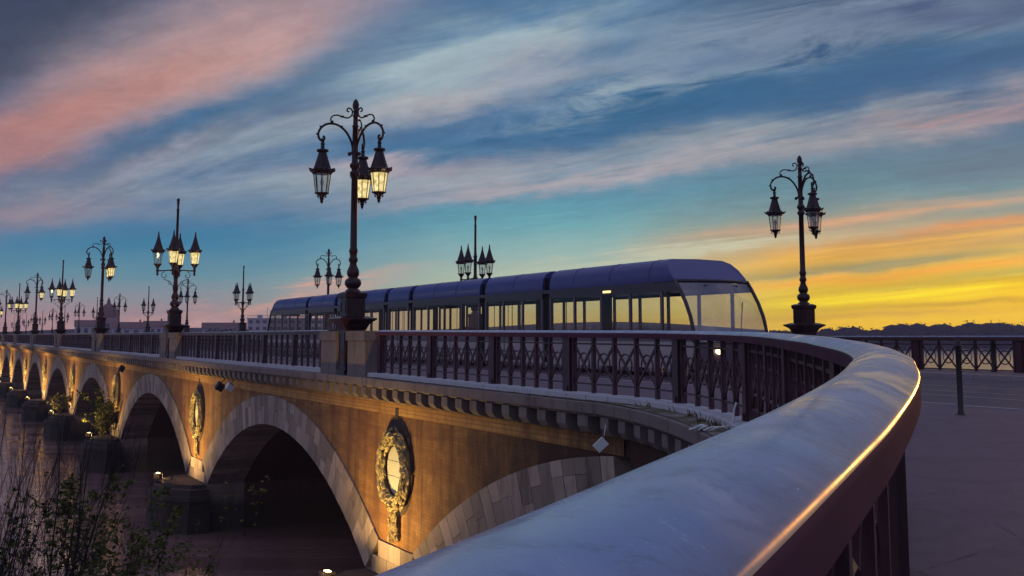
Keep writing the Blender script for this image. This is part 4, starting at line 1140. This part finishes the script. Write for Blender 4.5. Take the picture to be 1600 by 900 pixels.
a = MB(); a.tube([(.05,0,.06),(.08,.05,.25),(.1,.2,.32)], .015, 5); a.build('bracket', 'steel', r_)

# ------------------------------------------------------------------ street furniture on the right
def bollard(px_, Y, lab, h=1.1, r=.075):
    x_ = px_; z = R(Y) + HBASE - .04
    r_ = thing('bollard', lab, 'bollard', (x_, Y, z), 0, 'black bollards on the pavement')
    a = MB(); a.lathe([(r*1.25,0),(r*1.25,.03),(r,.05),(r,h-.12),(r*1.12,h-.11),(r*1.12,h-.08),(r,h-.07),(r*.98,h-.03),(r*.7,h)], 16); a.build('shaft', 'bollard_paint', r_)
    a = MB(); a.lathe([(r*1.9,-.002),(r*1.9,.008),(r*1.25,.012)], 16); a.build('base_plate', 'bollard_paint', r_)
bollard(6.60, 16.7, 'black iron bollard on the pavement behind the handrail bend', r=.040)
bollard(14.3, 33.6, 'thin distant black bollard by the far railing', h=.95, r=.05)
a = MB(); a.tube([(0,0,.05),(.03,.01,.30),(.06,.0,.42)], .012, 5)
pc_ = thing('litter', 'crumpled white plastic strip lying on the mossy ledge of the cornice', 'litter', (2.62, 14.9, R(14.9)+SLABT+.02))
a = MB()
for k in range(9):
    u = k*.7; a.tube([(.12*math.cos(u+q)+.05*k-.2, .10*math.sin(u+q)+.1*math.sin(k), .03+.03*math.sin(q*2+k)) for q in (0,.6,1.2,1.8,2.4)], .013, 5)
a.tube([(.2,0,.02),(.28,0,.12),(.30,.02,.28),(.33,.02,.36)], .014, 5)
a.build('plastic_strip', 'white_plastic', pc_)
# weeds on the ledge
wd = MB()
for k in range(46):
    s1 = rnd.uniform(.30, .72)*CPth.len*.55 + 6; a0_ = CPth.off(s1, rnd.uniform(.3, .6)); z0 = R(a0_[1]) + SLABT + .01
    for q in range(rnd.randint(4, 12)):
        an = rnd.uniform(0, 2*PI); l_ = rnd.uniform(.04, .14); w_ = rnd.uniform(.006, .014); bx_, by_ = a0_[0]+rnd.uniform(-.08,.08), a0_[1]+rnd.uniform(-.08,.08)
        wd.add([(bx_-w_, by_, z0), (bx_+w_, by_, z0), (bx_+math.cos(an)*l_*.5, by_+math.sin(an)*l_*.5, z0+l_)], [(0,1,2)], tone=rnd.random())
tag(wd.build('ledge_weeds', 'dry_grass', tone=True), kind='stuff', label='small weeds and moss growing along the cornice ledge', cat='weeds')

# ------------------------------------------------------------------ far bank: wood, buildings
def crown(mb, c, rx, rz_, n, s):
    for _ in range(n):
        while True:
            u = Vector((rnd.uniform(-1,1), rnd.uniform(-1,1), rnd.uniform(-1,1)))
            if u.length < 1: break
        q = Vector((c[0]+u.x*rx, c[1]+u.y*rx, c[2]+u.z*rz_)); a = Vector((rnd.gauss(0,1), rnd.gauss(0,1), rnd.gauss(0,1))).normalized()
        b_ = a.orthogonal().normalized()*s*rnd.uniform(.6,1.3); a = a*s*rnd.uniform(.6,1.3)
        mb.add([q-a, q+b_, q+a, q-b_], [(0,1,2,3)], tone=rnd.random())
wood = MB(); base = WATER + 1.5
for k in range(760):
    u = rnd.random(); az = math.radians(-30 + 60*u); ang = az + TH
    dist = (535 + rnd.uniform(0, 60))/max(.35, math.cos(ang)); 
    hh = 5.5 + 5*rnd.random()**2 + (2.0 if az > math.radians(6) else 0) + 2.5*math.sin(az*22)
    hh *= dist/650.0 if dist > 650 else 1
    x_, y_ = dist*math.sin(az), dist*math.cos(az)
    wood.tube([(x_, y_, base-1), (x_, y_, base+hh*.6)], .25, 4)
    wood.ball((x_, y_, base+hh*.50), hh*.40, 7, 5, (1.1,1.1,1), tone=rnd.random())
    crown(wood, (x_, y_, base+hh*.55), hh*rnd.uniform(.40,.55), hh*rnd.uniform(.38,.46), 110, .75)
tag(wood.build('far_woodland', 'far_foliage', tone=True), kind='stuff', label='hazy line of trees along the far river bank', cat='woodland')
# distant ridge trees
def house(az_px, dist, w, h, dpt, wall, roofh, label, cat='building', dome=False, storeys=2, cols=4, flat=False, name='house'):
    az = math.atan((az_px-800)/1761.0); x_, y_ = dist*math.sin(az), dist*math.cos(az)
    zb = hill(x_, y_)[2]
    r_ = thing(name, label, cat, (x_, y_, zb), -az)
    a = MB(); a.box(-w/2, w/2, 0, dpt, -2, h); wl_ = a.build('wall', wall, r_)
    if flat:
        a = MB(); a.box(-w/2-.3, w/2+.3, -.3, dpt+.3, h+.01, h+.5)
        for q in range(4): a.box(-w/2+w*(q+.5)/4-1.2, -w/2+w*(q+.5)/4+1.2, 2, 6, h+.5, h+2.0)
        a.tube([(-w/2, 0, h+1.5), (w/2, 0, h+1.5)], .12, 4); a.tube([(-w*.3,4,h+.5),(-w*.3,4,h+6)], .1, 4)
        a.build('roof', wall, r_)
    elif dome:
        a = MB(); a.lathe([(w*.5,h),(w*.47,h+roofh*.35),(w*.36,h+roofh*.62),(w*.16,h+roofh*.82),(w*.1,h+roofh*.84),(w*.08,h+roofh),(.05,h+roofh*1.25)], 14, c=(0,dpt/2,0)); a.build('dome', 'far_roof', r_)
    else:
        a = MB(); a.add([(-w/2-.4,-.4,h),(w/2+.4,-.4,h),(w/2+.4,dpt+.4,h),(-w/2-.4,dpt+.4,h),(-w/2-.4,dpt/2,h+roofh),(w/2+.4,dpt/2,h+roofh)], [(0,1,5,4),(2,3,4,5),(1,2,5),(3,0,4),(0,3,2,1)])
        a.box(w*.2, w*.2+.8, dpt/2, dpt/2+.8, h, h+roofh+1.2); a.build('roof', 'far_roof', r_)
    for i in range(storeys):
        for j in range(cols):
            a = MB(); x0 = -w/2 + w*(j+.5)/cols; z0 = h*(i+.35)/storeys; a.box(x0-w/cols*.26, x0+w/cols*.26, -.08, -.005, z0, z0+h/storeys*.45)
            a.build('window', 'window_light' if (i, j) in ((3, 5),(3,6)) and flat else 'dark_window', r_)
    return r_
house(462, 545, 45, 18.5, 12, 'far_wall', 0, 'long pale six-storey apartment block on the far bank left of the tram', flat=True, storeys=6, cols=14, name='apartment_block')
house(168, 640, 11, 15, 11, 'far_wall_red', 9, 'domed church on the far bank left of the third lamp', dome=True, storeys=1, cols=3, name='church', cat='church')
for (pxx, dist, w, h, lab) in ((140, 600, 14, 10, 'small gabled house on the far bank left of the domed church'), (205, 590, 18, 9, 'wide low house on the far bank right of the domed church'), (243, 620, 12, 10, 'narrow house on the far bank behind the candelabra lamp'),
                               (350, 600, 22, 9, 'long low house on the far bank left of the apartment block')):
    house(pxx, dist, w, h, 9, 'far_wall', 3.2, lab)

# ------------------------------------------------------------------ shrubs by the water, bottom left
HCUT = 1e9
def grow(mb, p, d, ln_, r, depth, leaves=None, tips=None, spread=.5, up=.25):
    n_ = 5; pts = [Vector(p)]; rs = [r]; dd = Vector(d).normalized()
    for i in range(n_):
        dd = (dd + Vector((rnd.gauss(0,.10), rnd.gauss(0,.10), rnd.gauss(0,.06)+.03*up))).normalized()
        pts.append(pts[-1] + dd*ln_/n_); rs.append(r*(1-.62*(i+1)/n_))
        if pts[-1].z > HCUT*rnd.uniform(.8, 1.0): break
    n_ = len(pts)-1
    if depth > 0 and pts[-1].z > HCUT*.97: depth = 0
    mb.tube(pts, rs, 5 if r > .01 else 3, True, False)
    if depth > 0:
        for k in range(rnd.randint(3, 5)):
            i = rnd.randint(1, n_); q = pts[i]; nd = (dd + Vector((rnd.gauss(0,spread), rnd.gauss(0,spread), rnd.gauss(0,spread*.5)+up))).normalized()
            grow(mb, q, nd, ln_*rnd.uniform(.42,.72), rs[i]*.62, depth-1, leaves, tips, spread, up)
    if leaves is not None and depth <= 1:
        for k in range(leaves):
            i = rnd.randint(1, n_); q = pts[i] + Vector((rnd.gauss(0,.015), rnd.gauss(0,.015), rnd.gauss(0,.015)))
            tips.append(q)
def leafmesh(tips, size, m, parent, nm='leaves'):
    lf = MB()
    for q in tips:
        a = Vector((rnd.gauss(0,1), rnd.gauss(0,1), rnd.gauss(0,.6))).normalized(); b_ = a.orthogonal().normalized(); s = size*rnd.uniform(.6,1.4)
        lf.add([q, q+a*s*.5+b_*s*.28, q+a*s, q+a*s*.5-b_*s*.28], [(0,1,2,3)], tone=rnd.random())
    return lf.build(nm, m, parent, tone=True)
def shrub(name, label, X, Y, top, nst, wid, leaves, lsize, lmat, rad=.035, depth=3, spread=.4, up=.25):
    zb = bank(X, Y)[2] - .1; r_ = thing(name, label, 'shrub', (X, Y, zb)); st = MB(); tips = []
    global HCUT
    H = top - zb; HCUT = H
    for k in range(nst):
        a = rnd.uniform(0, 2*PI); d = Vector((math.cos(a)*wid, math.sin(a)*wid, 1)); l_ = H*rnd.uniform(.62, .80)
        grow(st, (math.cos(a)*.2, math.sin(a)*.2, 0), d, l_, rad*rnd.uniform(.7,1.2), depth, leaves, tips, spread, up)
    st.build('stems', 'bark', r_)
    if tips: leafmesh(tips, lsize, lmat, r_)
shrub('bare_shrub', 'bare dark twiggy shrub rising from the bottom left corner', -6.6, 14.0, -.75, 20, .15, 0, .04, 'dead_leaf', .030, 3, .24, .5)
shrub('bare_shrub', 'thin leafless shrub between the corner shrub and the leafy one', -5.2, 13.0, -1.5, 13, .15, 0, .04, 'dead_leaf', .024, 3, .24, .55)
shrub('leafy_shrub', 'sparse leafy shrub in front of the water and the dark piers', -6.3, 17.5, -2.0, 9, .20, 10, .075, 'leaves', .03, 3, .42, .12)
shrub('leafy_shrub', 'lower leafy shrub at the bottom edge beneath the nearest arch', -5.6, 16.0, -2.9, 6, .14, 8, .065, 'leaves', .026, 3, .42, .1)
HCUT = 1e9
# plants rooted on two footings
for k, lab in ((2, 'leafy bush growing on the pier footing beside the third floodlight'), (3, 'dry tuft growing on the pier footing beside the fourth floodlight')):
    tc = TP0 + PSP*k; r_ = thing('footing_bush', lab, 'bush', loc2w(BWT-.9, tc+.2, -6.45)); st = MB(); tips = []
    for q in range(9 if k == 2 else 6):
        a = rnd.uniform(0, 2*PI); grow(st, (0,0,0), (math.cos(a)*.6, math.sin(a)*.6, 1), 1.7 if k == 2 else 1.1, .03, 2, 7, tips, .5, .1)
    st.build('stems', 'bark', r_); leafmesh(tips, .22 if k == 2 else .14, 'leaves' if k == 2 else 'dry_grass', r_)

# ------------------------------------------------------------------ evening haze
m = bpy.data.materials.new('haze'); m.use_nodes = True; nt = m.node_tree; nt.nodes.clear()
o_ = nt.nodes.new('ShaderNodeOutputMaterial'); pv = nt.nodes.new('ShaderNodeVolumePrincipled'); pv.inputs['Density'].default_value = 0.00032
pv.inputs['Color'].default_value = (.66,.62,.84,1); pv.inputs['Anisotropy'].default_value = 0.0; nt.links.new(pv.outputs[0], o_.inputs['Volume']); MATS['haze'] = m
USE_HAZE = True
if USE_HAZE:
    hz = MB(); hz.box(-1500, 1500, -90, 1250, WATER-3, 26); tag(hz.build('haze', 'haze'), kind='stuff', label='thin violet evening haze over the river', cat='haze')
